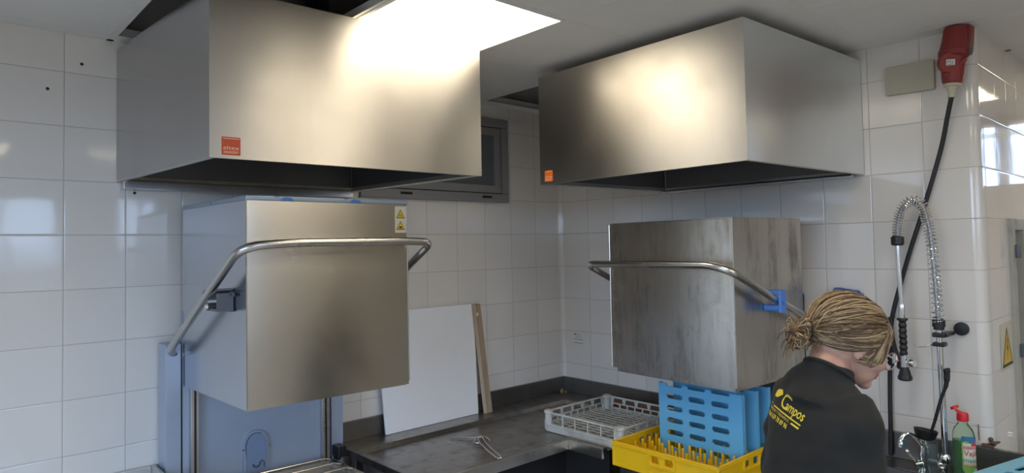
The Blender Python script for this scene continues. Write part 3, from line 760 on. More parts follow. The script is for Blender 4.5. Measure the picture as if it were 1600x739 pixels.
# ---------------------------------------------------------------- dish racks
def rack(x0, y0, x1, y1, zb, H, label, k, style):
    r = thing('dish_rack', V((x0 + x1) / 2, (y0 + y1) / 2, zb), label, 'dish rack')
    W, D = x1 - x0, y1 - y0
    sides = [((x0, y0), (1, 0, 0), W), ((x1, y0), (0, 1, 0), D), ((x1, y1), (-1, 0, 0), W), ((x0, y1), (0, -1, 0), D)]
    if style == 'open':
        for q_, ((sx, sy), u, L) in enumerate(sides):
            u = Vector(u); up = V(0, 0, 1); n = u.cross(up)
            # windowed wall: low skirt, thin mullions, tall upper windows between struts
            holes = []; c = .045; n_ = 5; ww = (L - 2 * c) / n_
            for i in range(n_):
                a = c + ww * i + .006; b_ = c + ww * (i + 1) - .006
                if i in (0, n_ - 1): s0, s1 = .010, .003
                else: s0, s1 = .004, .012
                if q_ == 3: holes.append([(a - .003, H * .42), (b_ + .003, H * .42), (b_ + .003, H * .91), (a - .003, H * .91)])
                else: holes.append([(a, H * .66), (b_, H * .66), (b_ - .006, H * .92), (a + .006, H * .92)])
            m_ = 8; ww = (L - 2 * c) / m_
            for i in range(m_ if q_ != 3 else 0):
                holes.append([(c + ww * i + .004, H * .40), (c + ww * (i + 1) - .004, H * .40), (c + ww * (i + 1) - .004, H * .60), (c + ww * i + .004, H * .60)])
            mb = B(k).prism([(.012, .012), (L - .012, .012), (L - .012, H * .97), (.012, H * .97)], holes, V(sx, sy, zb) - n * .006, u, up, .005)
            mb.tube([V(sx, sy, zb + H * .955) + u * .015 - n * .006, V(sx, sy, zb + H * .955) + u * (L - .015) - n * .006], .0052, 8)
            mb.obox(V(sx, sy, zb + H * .20) + u * L / 2 - n * .004, u * (L / 2 - .02), n * .004, up * (H * .17), .001)
            mb.obox(V(sx, sy, zb + H * .375) + u * L / 2 - n * .002, u * (L / 2 - .02), n * .007, up * .0025)
            obj('side_wall', mb, r)
        for cx, cy, sx, sy in ((x0, y0, 1, 1), (x1, y0, -1, 1), (x1, y1, -1, -1), (x0, y1, 1, -1)):
            mb = B(k)
            c0 = V(cx + sx * .018, cy + sy * .018, zb)
            mb.lathe([(.012, 0), (.016, .004), (.018, .02), (.018, H * .86), (.023, H * .92), (.023, H * 1.02), (.015, H * 1.07)], c0, seg=16)
            mb.box((cx + sx * .004, cy + sy * .002, zb + .01), (cx + sx * .048, cy + sy * .010, zb + H * .60), .002)
            mb.box((cx + sx * .002, cy + sy * .004, zb + .01), (cx + sx * .010, cy + sy * .048, zb + H * .60), .002)
            mb.box((cx + sx * .012, cy + sy * .002, zb + H * .80), (cx + sx * .046, cy + sy * .012, zb + H * 1.02), .004)
            mb.box((cx + sx * .002, cy + sy * .012, zb + H * .80), (cx + sx * .012, cy + sy * .046, zb + H * 1.02), .004)
            obj('corner_post', mb, r)
        g = B(k); zz = zb + H * .36
        for i in range(1, 14):
            x = x0 + W * i / 14; th = .0036 if i % 4 == 0 else .0022
            g.box((x - th, y0 + .01, zz - .005), (x + th, y1 - .01, zz))
        for j in range(1, 8):
            y = y0 + D * j / 8; th = .0042 if j % 3 == 0 else .0024
            g.box((x0 + .01, y - th, zz - .008), (x1 - .01, y + th, zz - .001))
        obj('base_grid', g, r)
    else:
        for q, ((sx, sy), u, L) in enumerate(sides):
            u = Vector(u); up = V(0, 0, 1); n = u.cross(up)
            holes = []
            m0 = L / 2
            if q in (3, 0): holes = [rrect(m0 - .050, H * .52, m0 - .014, H * .80, .006), rrect(m0 + .014, H * .52, m0 + .050, H * .80, .006)]
            else: holes = [rrect(m0 - .075, H * .50, m0 - .030, H * .78, .006), rrect(m0 - .018, H * .50, m0 + .018, H * .78, .006), rrect(m0 + .03, H * .50, m0 + .075, H * .78, .006)]
            mb = B(k).prism([(.002, .006), (L - .002, .006), (L - .002, H * .93), (.002, H * .93)], holes, V(sx, sy, zb) - n * .006, u, up, .005)
            # rim with its step, raised frame round the hand hole
            mb.obox(V(sx, sy, zb + H * .965) + u * L / 2 - n * .006, u * (L / 2 - .001), n * .006, up * (H * .035), .002)
            mb.obox(V(sx, sy, zb + H * .90) + u * L / 2 - n * .002, u * (L / 2 - .001), n * .004, up * .003, .001)
            mb.prism(rrect(m0 - .066, H * .40, m0 + .066, H * .88, .012), [rrect(m0 - .060, H * .45, m0 + .060, H * .84, .010)], V(sx, sy, zb) - n * .001, u, up, .006)
            mb.obox(V(sx, sy, zb + .006) + u * L / 2 - n * .008, u * (L / 2 - .004), n * .006, up * .006, .001)
            obj('side_wall', mb, r)
        for cx, cy, sx, sy in ((x0, y0, 1, 1), (x1, y0, -1, 1), (x1, y1, -1, -1), (x0, y1, 1, -1)):
            obj('corner_post', B(k).box((cx + sx * .001, cy + sy * .001, zb), (cx + sx * .016, cy + sy * .016, zb + H * .95), .004), r)
        g = B(k); zz = zb + .016
        for i in range(1, 20):
            x = x0 + W * i / 20; g.box((x - .003, y0 + .008, zz - .008), (x + .003, y1 - .008, zz))
            y = y0 + D * i / 20; g.box((x0 + .008, y - .003, zz - .008), (x1 - .008, y + .003, zz - .001))
        obj('base_grid', g, r)
        first = None
        for i in range(9):
            for j in range(9):
                x = x0 + .05 + (W - .10) * i / 8; y = y0 + .05 + (D - .10) * j / 8
                if first is None:
                    first = obj('peg', B(k).lathe([(.0066, zz - .002), (.006, zz + .02), (.0052, zz + .068), (.0035, zz + .072)], (x, y, 0), seg=8), r); fx, fy = x, y
                else:
                    p = first.copy(); C.objects.link(p); p.parent = r; p.location = (x - fx, y - fy, 0); ORG[p.name] = ORG[r.name]
    return r
rack(-.690, -1.000, -.200, -.510, SZ, .098, 'grey-white open dish rack standing empty in the worktop corner', 'rack', 'open')
YX0, YX1, YY0, YY1 = -.845, -.345, -1.568, -1.068
rack(YX0, YY0, YX1, YY1, -.998, .100, 'yellow peg dish rack holding upright blue perforated trays', 'yellow', 'peg')

def slot_tray(W, H, k):
    """outline and slots of a perforated plate: three columns of six slots, notched top"""
    cols, rows = 3, int((H - .07) / .051) + 1; holes = []
    mx, my = .055, .035; cw = (W - 2 * mx + .02) / cols
    for c in range(cols):
        for q in range(rows):
            a = W * .103 + c * W * .274; b_ = a + W * .20; y = H - .052 - .051 * q
            holes.append(rrect(a, y - .011, b_, y + .011, .0109, 5))
    t1 = .012
    o = [(0, 0), (W, 0), (W, H)]
    x = W
    for f0, f1 in ((.80, .79), ):
        pass
    o += [(W * .87, H), (W * .86, H - t1), (W * .655, H - t1), (W * .645, H), (W * .585, H), (W * .575, H - t1), (W * .375, H - t1), (W * .365, H), (W * .305, H), (W * .295, H - t1), (W * .11, H - t1), (W * .10, H), (0, H)]
    return o, holes
TW, TH = .390, .307
TR = []
for i, (x, yl_, yr_, zb_, ln, ytxt) in enumerate((
        (-.620, -1.156, 0, -.981, .0, 'blue perforated tray standing nearest the front of the yellow rack'),
        (-.520, -1.162, 0, -.981, .0, 'blue perforated tray standing upright in the middle of the yellow rack'),
        (-.420, -1.162, 0, -.981, .0, 'blue perforated tray standing furthest back in the yellow rack'))):
    o_, h_ = slot_tray(TW, TH, 'tray')
    up = V(.0, 0, 1); u = V(0, -1, 0)
    mb = B('tray').prism(o_, h_, V(x, yl_, zb_), u, up, .005)
    n = u.cross(up)
    # folded flange down both upright edges
    for e in (0, TW): mb.obox(V(x, yl_, zb_ + TH / 2) + u * (e + (.0025 if e == 0 else -.0025)) - n * .010, u * .0025, n * .010, up * (TH / 2), .001)
    tag(obj('perforated_tray', mb), ytxt, 'tray', 'blue perforated trays')
# upturned tray at the right end of the sink counter
r = thing('perforated_tray', V(-.12, -2.5, LZ), 'pale blue perforated tray lying flat on the sink counter beside the detergent bottle', 'tray', 'blue perforated trays')
q0 = V(-.404, -2.252, -.860); du_ = V(.968, -.250, 0); dv_ = V(-.250, -.968, 0)
o_, h_ = slot_tray(.37, .42, 'tray')
o_ = [(0, 0), (.37, 0), (.37, .42), (0, .42)]
mb = B('tray_light').prism(o_, [[(x_, y_) for x_, y_ in h] for h in h_], q0, du_, dv_, .005); 
obj('plate', mb, r)
mb = B('tray_light')
for o1, d1_, l1 in ((q0, du_, .37), (q0 + dv_ * .42, du_, .37), (q0, dv_, .42), (q0 + du_ * .37, dv_, .42)):
    nn = d1_.cross(V(0, 0, 1)); mb.obox(o1 + d1_ * l1 / 2 + V(0, 0, -.0565), d1_ * (l1 / 2), nn * .0025, V(0, 0, .0565), .001)
obj('skirt', mb, r)

# ---------------------------------------------------------------- pre-rinse spray on the sink
PX = -.12
r = thing('pre_rinse_faucet', V(PX, -2.095, LZ), 'chrome pre-rinse spray tap with coiled spring on the right wall', 'tap')
obj('riser_pole', B('chrome').tube([(PX, -2.098, -.905), (PX, -2.094, -.40)], .011, 14), r)
base = B('chrome').lathe([(.026, LZ), (.026, LZ + .006), (.015, LZ + .010), (.014, LZ + .045), (.020, LZ + .050), (.022, LZ + .066), (.018, LZ + .074), (.012, LZ + .082)], (PX, -2.098, 0), seg=20)
base.tube([(PX, -2.095, LZ + .038), (PX - .01, -2.045, LZ + .040)], .015, 14)
base.lathe([(.026, LZ), (.024, LZ + .008), (.018, LZ + .020), (.018, LZ + .064), (.020, LZ + .068), (.016, LZ + .098), (.008, LZ + .104), (.011, LZ + .110), (.006, LZ + .122)], (PX - .012, -2.030, 0), seg=20)
obj('tap_body', base, r)
obj('spout', B('chrome').tube(smooth_path([(PX - .012, -2.035, LZ + .085), (PX - .016, -2.022, LZ + .108), (PX - .03, -1.998, LZ + .138), (PX - .045, -1.978, LZ + .142), (PX - .058, -1.966, LZ + .122), (PX - .060, -1.963, LZ + .095)], 6), [.009] * 24 + [.0095] * 3 + [.012] * 3 + [.0125], 14), r)
obj('tap_lever', B('chrome').tube([(PX - .03, -2.020, LZ + .032), (PX - .055, -1.985, LZ + .078)], [.006, .0045], 10).ball((PX - .056, -1.984, LZ + .080), .0095).tube([(PX - .02, -2.028, LZ + .036), (PX - .04, -2.005, LZ + .030)], .014, 14), r)
path = smooth_path([(PX, -2.094, -.405), (PX, -2.090, -.29), (PX, -2.086, -.19), (PX, -2.081, -.09), (PX, -2.072, -.01), (PX, -2.054, .055), (PX, -2.020, .076), (PX, -1.986, .050), (PX, -1.968, -.005), (PX, -1.963, -.072)], 14)
obj('hose', B('hose').tube(path, .0085, 10), r)
# coil: turn density grows towards the arch
Ls = [0.]
for a, c in zip(path, path[1:]): Ls.append(Ls[-1] + (c - a).length)
T = Ls[-1]
def at_len(s):
    s = max(0, min(T - 1e-6, s))
    for i in range(len(Ls) - 1):
        if Ls[i + 1] >= s:
            f = (s - Ls[i]) / (Ls[i + 1] - Ls[i]); return path[i].lerp(path[i + 1], f), (path[i + 1] - path[i]).normalized()
pts = []; ph = 0.; s = .004
while s < T - .003:
    p, tg = at_len(s); f = s / T
    pitch = .0185 if f < .40 else (.0185 - (.0185 - .0105) * min(1, (f - .40) / .18))
    nx = V(1, 0, 0); ny = tg.cross(nx).normalized()
    pts.append(p + (nx * math.cos(ph) + ny * math.sin(ph)) * .0205)
    ph += 2 * PI / 14; s += pitch / 14
obj('spring', B('chrome').tube(pts, .0022, 6), r)
obj('spring_collar', B('black').lathe([(.018, -.062), (.0235, -.066), (.0235, -.094), (.018, -.100)], (PX, -1.9625, 0), seg=24), r)
obj('spray_tube', B('chrome').tube(smooth_path([(PX, -1.9625, -.098), (PX, -1.963, -.18), (PX, -1.9655, -.27), (PX, -1.968, -.335)], 5), .0085, 12), r)
gun = B('black')
prof = [(.0125, -.388)]
for i in range(7): prof += [(.0155, -.395 - i * .022), (.0118, -.405 - i * .022)]
gun.lathe(prof[::-1], (PX, -1.9685, 0), seg=16).lathe([(.020, -.396), (.020, -.390), (.013, -.386)], (PX, -1.9685, 0), seg=16)
sg = obj('spray_grip', gun, r)
obj('ferrule', B('chrome').lathe([(.0125, -.386), (.0125, -.345), (.010, -.330)], (PX, -1.968, 0), seg=16), sg)
noz = B('chrome').lathe([(.013, -.585), (.012, -.545), (.013, -.53)], (PX, -1.9695, 0), seg=16).tube([(PX, -1.97, -.562), (PX - .008, -1.992, -.560)], .006, 10).lathe([(.013, -.0), (.015, .004), (.015, .014), (.012, .018)], (PX - .008, -1.992, -.560), (-.3, -1, 0), 16)
noz.use('black').lathe([(.020, -.633), (.026, -.628), (.026, -.618), (.022, -.610), (.017, -.590), (.013, -.580)], (PX, -1.970, 0), seg=22)
obj('spray_nozzle', noz, sg)
kb = B('black')
kb.lathe([(.022, -.412), (.022, -.386)], (PX, -2.094, 0), seg=18).lathe([(.018, -.424), (.018, -.412)], (PX, -2.094, 0), seg=18)
kb.box((PX - .020, -2.118, -.452), (PX + .020, -2.074, -.434), .004).box((PX - .01, -2.125, -.450), (-.03, -2.092, -.436), .003)
kb.lathe([(.026, 0), (.026, .008), (.024, .012), (.006, .014)], (-.004, -2.140, -.428), (-1, 0, 0), 28)
obj('wall_bracket', kb, r)
obj('clamp', B('black').box((PX - .020, -2.116, -.487), (PX + .020, -2.074, -.471), .004), r)
obj('hook', B('wire').tube(smooth_path([(PX, -2.080, -.479), (PX - .02, -2.062, -.484), (PX - .035, -2.040, -.490), (PX - .04, -2.026, -.485), (PX - .04, -2.022, -.476)], 5), .0032, 8), r)

# ladle standing in a clear tumbler, detergent bottle
tx, ty = -.17, -2.062
mb = B('clear').lathe([(.023, LZ), (.025, LZ + .004), (.026, LZ + .128), (.0242, LZ + .128), (.0232, LZ + .006), (.0, LZ + .006)], (tx, ty, 0), seg=28, cap=False)
tag(obj('tumbler', mb), 'clear tumbler standing beside the tap with the black ladle on it', 'tumbler')
r = thing('ladle', V(-.165, -2.06, LZ + .13), 'black plastic ladle with its long handle up, resting on the tumbler', 'ladle')
bz = LZ + .130
mb = B('black'); 
prof = [(.0005, .001), (.022, .002), (.034, .012), (.040, .034), (.041, .040), (.038, .040), (.032, .015), (.02, .006), (.0005, .005)]
mb.lathe(prof, (-.155, -2.040, bz), (.12, -.10, 1), 26, cap=False)
obj('bowl', mb, r)
obj('handle', B('black').tube(smooth_path([(-.158, -2.062, bz + .028), (-.158, -2.079, bz + .085), (-.158, -2.101, bz + .165), (-.157, -2.118, bz + .215), (-.156, -2.123, bz + .250), (-.156, -2.123, bz + .278), (-.156, -2.122, bz + .284)], 6), [.0055] * 6 + [.006] * 6 + [.0062] * 6 + [.008] * 4 + [.0105] * 6 + [.012] * 4 + [.011, .009, .007, .004, .002], 12), r)

bx, by = -.205, -2.180
r = thing('detergent_bottle', V(bx, by, LZ), 'clear bottle of green dish detergent with red cap on the sink counter', 'bottle')
sq = (.72, 1.)
prof = [(.028, 0), (.034, .004), (.0355, .02), (.0352, .175), (.034, .195), (.028, .213), (.0175, .226), (.0155, .232), (.0155, .238)]
obj('body', B('bottle').lathe([(a, LZ + h) for a, h in prof], (bx, by, 0), seg=36, sq=sq), r)
obj('liquid', B('liquid').lathe([(a - .0022, LZ + h) for a, h in [(.026, .003), (.033, .006), (.0345, .02), (.0342, .170)]], (bx, by, 0), seg=36, sq=sq), r)
cp = B('cap').lathe([(.0185, LZ + .238), (.019, LZ + .243), (.0185, LZ + .262), (.016, LZ + .267)], (bx, by, 0), seg=24)
cp.lathe([(.014, 0), (.0145, .004), (.013, .010)], (bx, by + .022, LZ + .278), (0, .45, .9), 20).obox((bx, by + .012, LZ + .270), (.007, 0, 0), (0, .010, .004), (0, -.001, .003), .001)
obj('cap', cp, r)
# wrap-round label with its print, facing the room
vdir = V(-.86, -.51, 0)
def bs(a, h, off=.0006):
    """point on the bottle wall: a = angle from the label's middle, h = height"""
    th = math.atan2(vdir.y, vdir.x) + a
    return V(bx + .0355 * sq[0] * math.cos(th) * (1 + off / .03), by + .0355 * math.sin(th) * (1 + off / .03), LZ + h + .024)
def bpatch(mb, a0, a1, f0, f1, off, n=14):
    vs, fs = [], []
    for i in range(n + 1):
        f = i / n; a = a0 + (a1 - a0) * f
        vs += [bs(a, f0(f), off), bs(a, f1(f), off)]
    for i in range(n): fs.append((2 * i, 2 * i + 2, 2 * i + 3, 2 * i + 1))
    mb.raw(vs, fs)
lb = B('lab_green'); A0, A1 = -.55, .95
bpatch(lb, A0, A1, lambda f: .028 + .02 * (2 * f - 1) ** 4, lambda f: .160, .0010)
lb.use('lab_cream'); bpatch(lb, A0 + .12, A1 - .06, lambda f: .062, lambda f: .140, .0016)
lb.use('lab_blue'); bpatch(lb, A0, A1, lambda f: .142 + .006 * math.sin(f * 7), lambda f: .164, .0018)
lb.use('lab_red'); bpatch(lb, A0 + .75, A1, lambda f: .128, lambda f: .128 + .022 * math.sin(f * PI), .0020)
lb.use('lab_pink'); bpatch(lb, A0 + .08, A1 - .1, lambda f: .118, lambda f: .131, .0022)
lb.use('lab_pink'); bpatch(lb, A0 + .15, A1 - .3, lambda f: .062, lambda f: .068, .0022)
lb.use('label'); bpatch(lb, A0 + 1.0, A1 - .02, lambda f: .030, lambda f: .052, .0022)
lb.use('lab_green'); bpatch(lb, A0 + .2, A1 - .55, lambda f: .032 + .01 * (2 * f - 1) ** 2, lambda f: .056, .0022)
def btext(mb, st, a0, a1, h, size, off):
    me = text_mesh(st, size, .0001); xs = [v.co.x for v in me.vertices]; lo, hi = min(xs), max(xs); vs = []
    for v in me.vertices: vs.append(bs(a1 + (a0 - a1) * (1 - (v.co.x - lo) / (hi - lo)) if False else a0 + (a1 - a0) * (v.co.x - lo) / (hi - lo), h + v.co.y, off + v.co.z))
    mb.raw(vs, [list(p.vertices) for p in me.polygons]); bpatch; bpy.data.meshes.remove(me)
lb.use('lab_red'); btext(lb, 'KIRIKO', A0 + .15, A1 - .2, .1205, .012, .0030); btext(lb, 'Vajil', A0 + .15, A1 - .2, .096, .028, .0030)
lb.use('lab_teal'); btext(lb, 'maxi', A0 + .12, A1 - .25, .073, .024, .0030)
obj('label', lb, r)

# ---------------------------------------------------------------- things fixed to the right wall
r = thing('power_plug', V(-.06, -2.17, .47), 'red industrial power plug and socket high on the right wall', 'plug')
def lat(k, prof, a, b_, seg=24):
    a, b_ = Vector(a), Vector(b_); return B(k).lathe(prof, a, b_ - a, seg)
pt, pb_ = V(-.062, -2.178, .738), V(-.066, -2.160, .520)
ax = (pt - pb_).normalized(); h = (pt - pb_).length
mb = B('red').lathe([(.0, h), (.036, h), (.040, h - .01), (.043, h - .05), (.050, h - .088), (.053, h - .092), (.053, h - .110), (.047, h - .114), (.040, h - .116)], pb_, ax, 28, cap=False)
mb.obox(pb_ + ax * (h - .05) + V(.03, -.02, 0), (.03, 0, 0), (0, .03, 0), ax * .05, .006)
obj('socket', mb, r)
mb = B('red').lathe([(.028, .0), (.034, .006), (.038, .03), (.040, .055), (.042, h - .114)], pb_, ax, 28)
mb.tube([pb_ + ax * .03 + V(-.036, .02, 0), pb_ + ax * .085 + V(-.02, -.045, 0)], .008, 10).tube([pb_ + ax * .118 + V(-.03, -.02, 0), pb_ + ax * .10 + V(.0, -.046, 0)], .010, 10)
obj('plug_body', mb, r)
fd = V(-.80, -.56, -.18).normalized(); fc = pb_ + ax * .080 + V(-.028, .012, 0)
mb = B('red').lathe([(.037, 0), (.040, .004), (.040, .020), (.037, .024), (.0, .024)], fc, fd, 30, cap=False)
fl = obj('flap', mb, r)
su = V(0, 0, 1).cross(fd).normalized(); sw = fd.cross(su)
s_ = B('label').prism([(-.015, -.011), (.015, -.011), (.015, .011), (-.015, .011)], [], fc + fd * .0248 + su * .0, su, sw, .0006)
s_.use('print_grey'); 
for q, (a, c) in enumerate(((-.010, .004), (-.002, .005), (.006, .003))): s_.obox(fc + fd * .0252 + su * a + sw * (c - .002), su * .002, sw * .004, fd * .0002)
s_.obox(fc + fd * .0252 - sw * .007, su * .011, sw * .0012, fd * .0002)
obj('rating_label', s_, fl)
gl = B('beige').lathe([(.014, -.052), (.0125, -.035), (.021, -.010), (.029, -.008), (.029, .001)], pb_, ax, 22)
obj('cable_gland', gl, r)
obj('hinge_pin', B('grey').tube([pb_ + ax * (h - .09) + V(-.01, -.052, 0), pb_ + ax * (h - .12) + V(-.01, -.056, 0)], .007, 8), r)
cpts = [pb_ - ax * .045, V(-.05, -2.135, .40), V(-.03, -2.102, .274), V(-.026, -2.038, .062), V(-.025, -1.971, -.144), V(-.025, -1.912, -.350), V(-.024, -1.895, -.44), V(-.022, -1.886, -.56), V(-.0215, -1.88, -.72), V(-.030, -1.88, -.86), V(-.040, -1.88, LZ + .012)]
tag(obj('power_cable', B('rubber').tube(smooth_path(cpts, 10), .0088, 12)), 'black power cable hanging from the red plug down the right wall', 'cable')
cp2 = [V(-.055, -1.895, -.395), V(-.050, -1.899, -.44), V(-.046, -1.905, -.50), V(-.040, -1.914, -.545), V(-.038, -1.930, -.583), V(-.06, -1.934, -.592)]
tag(obj('black_strap', B('rubber').tube(smooth_path(cp2, 8), .0125, 12)), 'short thick black hose end hanging behind the spray handle', 'hose')
o = tag(obj('junction_box', B('boxcover').hexa([(-.0015, -1.908, .526), (-.0015, -2.087, .522), (-.022, -2.087, .522), (-.022, -1.908, .526), (-.0015, -1.908, .643), (-.0015, -2.090, .640), (-.022, -2.090, .640), (-.022, -1.908, .643)], .004)), 'beige rectangular cover plate beside the red plug', 'cover plate')
# blue dusty holder behind the person's head
mb = B('blue_old').box((-.045, -1.79, -.345), (-.002, -1.665, -.300), .012, 3).obox((-.026, -1.70, -.297), (.018, 0, 0), (0, .028, .004), (0, 0, .008), .004).tube([(-.03, -1.675, -.285), (-.03, -1.70, -.284), (-.03, -1.78, -.296)], .004, 8)
mb.box((-.048, -1.775, -.36), (-.010, -1.735, -.290), .006)
tag(obj('wall_holder', mb), 'dusty blue plastic holder on the wall just above the person', 'holder')
# small notice with green mark on the right wall
mb = B('label').prism(rrect(0, 0, .085, .078, .001), [], (-.0012, -.090, -.682), (0, -1, 0), (0, 0, 1), .0006)
def W_(a, c): return V(-.0018, -.090 - a, -.682 + c)
mb.use('lab_green').prism([(.010 * math.cos(i * PI / 8), .007 * math.sin(i * PI / 8)) for i in range(16)], [], W_(.016, .064), (0, -1, 0), (0, 0, 1), .0004)
mb.use('print_grey').text('Campos', W_(.028, .060), (0, -1, 0), (0, 0, 1), .012, .034, .0001)
mb.text('Limpieza', W_(.022, .047), (0, -1, 0), (0, 0, 1), .009, .040, .0001)
for q in range(2):
    for e in range(10): mb.obox(W_(.008 + .0075 * e, .033 - .022 * q), (0, .0028, 0), (0, 0, .0022), (.0001, 0, 0))
tag(obj('wall_sticker', mb), 'small pale printed sticker with green mark near the tiled corner', 'sticker')
# electric warning sign on the pier
mb = B('sign_back').prism(rrect(.183, -.612, .392, -.425, .004), [], (0, -2.2245, 0), (1, 0, 0), (0, 0, 1), .001)
warn_triangle(mb, (.288, -2.2252, -.600), V(1, 0, 0), V(0, 0, 1), .176, 'volt')
tag(obj('warning_sign', mb), 'yellow triangular electric shock warning sign on the tiled pier', 'warning sign')
mb = B('grime').ell((.012, -2.214, -.842), (.010, 0, 0), (.0, .010, 0), (0, 0, .008), 10, 6).ell((-.002, -2.225, -.850), (.012, -.004, 0), (.004, .012, 0), (0, 0, .006), 10, 6).ell((.014, -2.232, -.852), (.026, -.006, 0), (.0, .008, 0), (0, 0, .005), 10, 6)
mb.tube([(-.0015, -2.180, -.79), (-.0015, -2.181, -.85)], .0016, 6)
mb.box((-.02, -2.228, -.868), (.03, -2.19, -.858), .002)
tag(obj('rusty_bracket', mb), 'small rusty bracket at the foot of the tiled pier', 'bracket')

# ---------------------------------------------------------------- the person at the sink
an = math.radians(-20)
F_, L_, Zv = V(math.cos(an), math.sin(an), 0), V(-math.sin(an), math.cos(an), 0), V(0, 0, 1)
C7 = V(-1.402, -2.164, -.404)
def P(f, l, z): return C7 + F_ * f + L_ * l + Zv * z
person = thing('person', P(-.08, 0, FL + .404), 'person in black printed sweatshirt bending over the sink, blonde hair tied back', 'person')
def remesh(mb, vox, it=6, fac=.5):
    me = bpy.data.meshes.new('t'); me.from_pydata(mb.v, [], mb.f); ob = bpy.data.objects.new('t', me); C.objects.link(ob)
    md = ob.modifiers.new('r', 'REMESH'); md.mode = 'VOXEL'; md.voxel_size = vox
    if it:
        sm = ob.modifiers.new('s', 'SMOOTH'); sm.factor = fac; sm.iterations = it
    dg = bpy.context.evaluated_depsgraph_get(); dg.update()
    out = bpy.data.meshes.new_from_object(ob.evaluated_get(dg)); bpy.data.objects.remove(ob); bpy.data.meshes.remove(me)
    return out
def ring_loft(mb, secs, n=28, p=2.3):
    """sections (centre, half width vector, half depth vector) joined into a closed body"""
    vs, fs = [], []
    for c, a, d in secs:
        for k in range(n):
            t_ = 2 * PI * k / n; cx, sx = math.cos(t_), math.sin(t_)
            e = 2 / p
            vs.append(Vector(c) + Vector(a) * (abs(cx) ** e * (1 if cx > 0 else -1)) + Vector(d) * (abs(sx) ** e * (1 if sx > 0 else -1)))
    for i in range(len(secs) - 1):
        for k in range(n):
            l = (k + 1) % n; fs.append((i * n + k, i * n + l, i * n + n + l, i * n + n + k))
    fs.append(tuple(range(n - 1, -1, -1))); fs.append(tuple((len(secs) - 1) * n + k for k in range(n)))
    mb.raw(vs, fs)
tilt = V(0, 0, 0)
def torso(mb, g=0.):
    # f, z of the section's middle; half width; half depth; slope of the section (bending forward)
    S_ = [(-.030, -.660, .165, .115, 0), (-.035, -.58, .172, .118, .05), (-.030, -.48, .152, .108, .15), (-.018, -.38, .142, .103, .28),
          (-.002, -.28, .150, .105, .38), (.018, -.19, .162, .105, .45), (.036, -.115, .160, .092, .5), (.046, -.065, .120, .070, .55), (.050, -.025, .070, .055, .6)]
    secs = []
    for f, z, w, d, sl in S_:
        side = L_ * math.cos(.16 * max(0, (z + .62) / .6)) + Zv * math.sin(.16 * max(0, (z + .62) / .6))
        dep = F_ * math.cos(sl) - Zv * math.sin(sl)
        secs.append((P(f, 0, z), side * (w * .84 + g), dep * (d * .93 + g)))
    ring_loft(mb, secs)
arms = {-1: [P(.036, -.094, -.108), P(.018, -.118, -.250), P(.014, -.128, -.385), P(.15, -.145, -.455), P(.265, -.115, -.485)],
        1: [P(.050, .112, -.080), P(.060, .160, -.20), P(.070, .175, -.330), P(.19, .150, -.425), P(.290, .10, -.475)]}
def hands(mb, sgn):
    w = arms[sgn][-1]; d = (arms[sgn][-1] - arms[sgn][-2]).normalized(); d = (d + V(0, 0, -.25)).normalized()
    inn = (L_ * -sgn - d * (L_ * -sgn).dot(d)).normalized(); dn = d.cross(inn)
    if dn.z > 0: dn = -dn
    ring_loft(mb, [(w - d * .01, inn * .026, dn * .019), (w + d * .03, inn * .034, dn * .016), (w + d * .075, inn * .040, dn * .014), (w + d * .088, inn * .036, dn * .011)], 16)
    for k, (o_, ln) in enumerate(((.030, .066), (.010, .076), (-.010, .072), (-.029, .056))):
        b_ = w + d * .078 + inn * o_; c = dn
        pts = [b_ - d * .012, b_ + d * ln * .45 + c * .006, b_ + d * ln * .75 + c * .022, b_ + d * ln * .88 + c * .042]
        mb.tube(pts, [.0092, .0090, .0082, .0066], 10); mb.ball(pts[-1], .0066, 10, 8)
    b_ = w + d * .022 + inn * .026
    pts = [b_, b_ + d * .022 + inn * .022 + dn * .006, b_ + d * .048 + inn * .030 + dn * .014, b_ + d * .066 + inn * .027 + dn * .020]
    mb.tube(pts, [.013, .0115, .010, .008], 10); mb.ball(pts[-1], .008, 10, 8)
legs = {-1: [P(-.03, -.088, -.62), P(.005, -.095, -1.02), P(-.05, -.098, -1.385)], 1: [P(-.03, .088, -.62), P(.010, .095, -1.02), P(-.04, .098, -1.385)]}
# head frame: bowed forward
pit = math.radians(23); ty_ = math.radians(-17); Fh = F_ * math.cos(ty_) + L_ * math.sin(ty_); hl = L_ * math.cos(ty_) - F_ * math.sin(ty_)
hf = Fh * math.cos(pit) - Zv * math.sin(pit); hu = Fh * math.sin(pit) + Zv * math.cos(pit)
HC = P(.118, 0, .072)
def H(f, l, u):
    u = u if u > .02 else .02 + (u - .02) * .80
    return HC + hf * f + hl * l + hu * u
body = B('skin')
torso(body, -.014)
for sgn in (-1, 1):
    A = arms[sgn]
    body.tube(smooth_path(A, 6), [.044 - .020 * i / 24 for i in range(25)], 14)
    hands(body, sgn)
    body.tube(smooth_path(legs[sgn], 8), [.080 - .040 * i / 16 for i in range(17)], 16)
    a_ = legs[sgn][-1]
    body.tube([a_ + V(0, 0, .01), a_ + V(0, 0, -.05) + F_ * .02, a_ + F_ * .14 + V(0, 0, -.068)], [.038, .036, .026], 12)
body.tube(smooth_path([P(.030, 0, -.06), P(.050, 0, .0), H(-.020, 0, -.060), H(-.005, 0, -.02)], 5), [.056] * 4 + [.051] * 4 + [.050] * 8, 18)
body.ell(H(-.004, 0, .022), hf * .094, hl * .073, hu * .086, 28, 18)
body.ell(H(.034, 0, -.030), hf * .062, hl * .060, hu * .062, 24, 16)
body.ell(H(.046, 0, -.072), hf * .046, hl * .047, hu * .036, 20, 12)
body.ell(H(.080, 0, -.102), hf * .018, hl * .020, hu * .016, 14, 10)
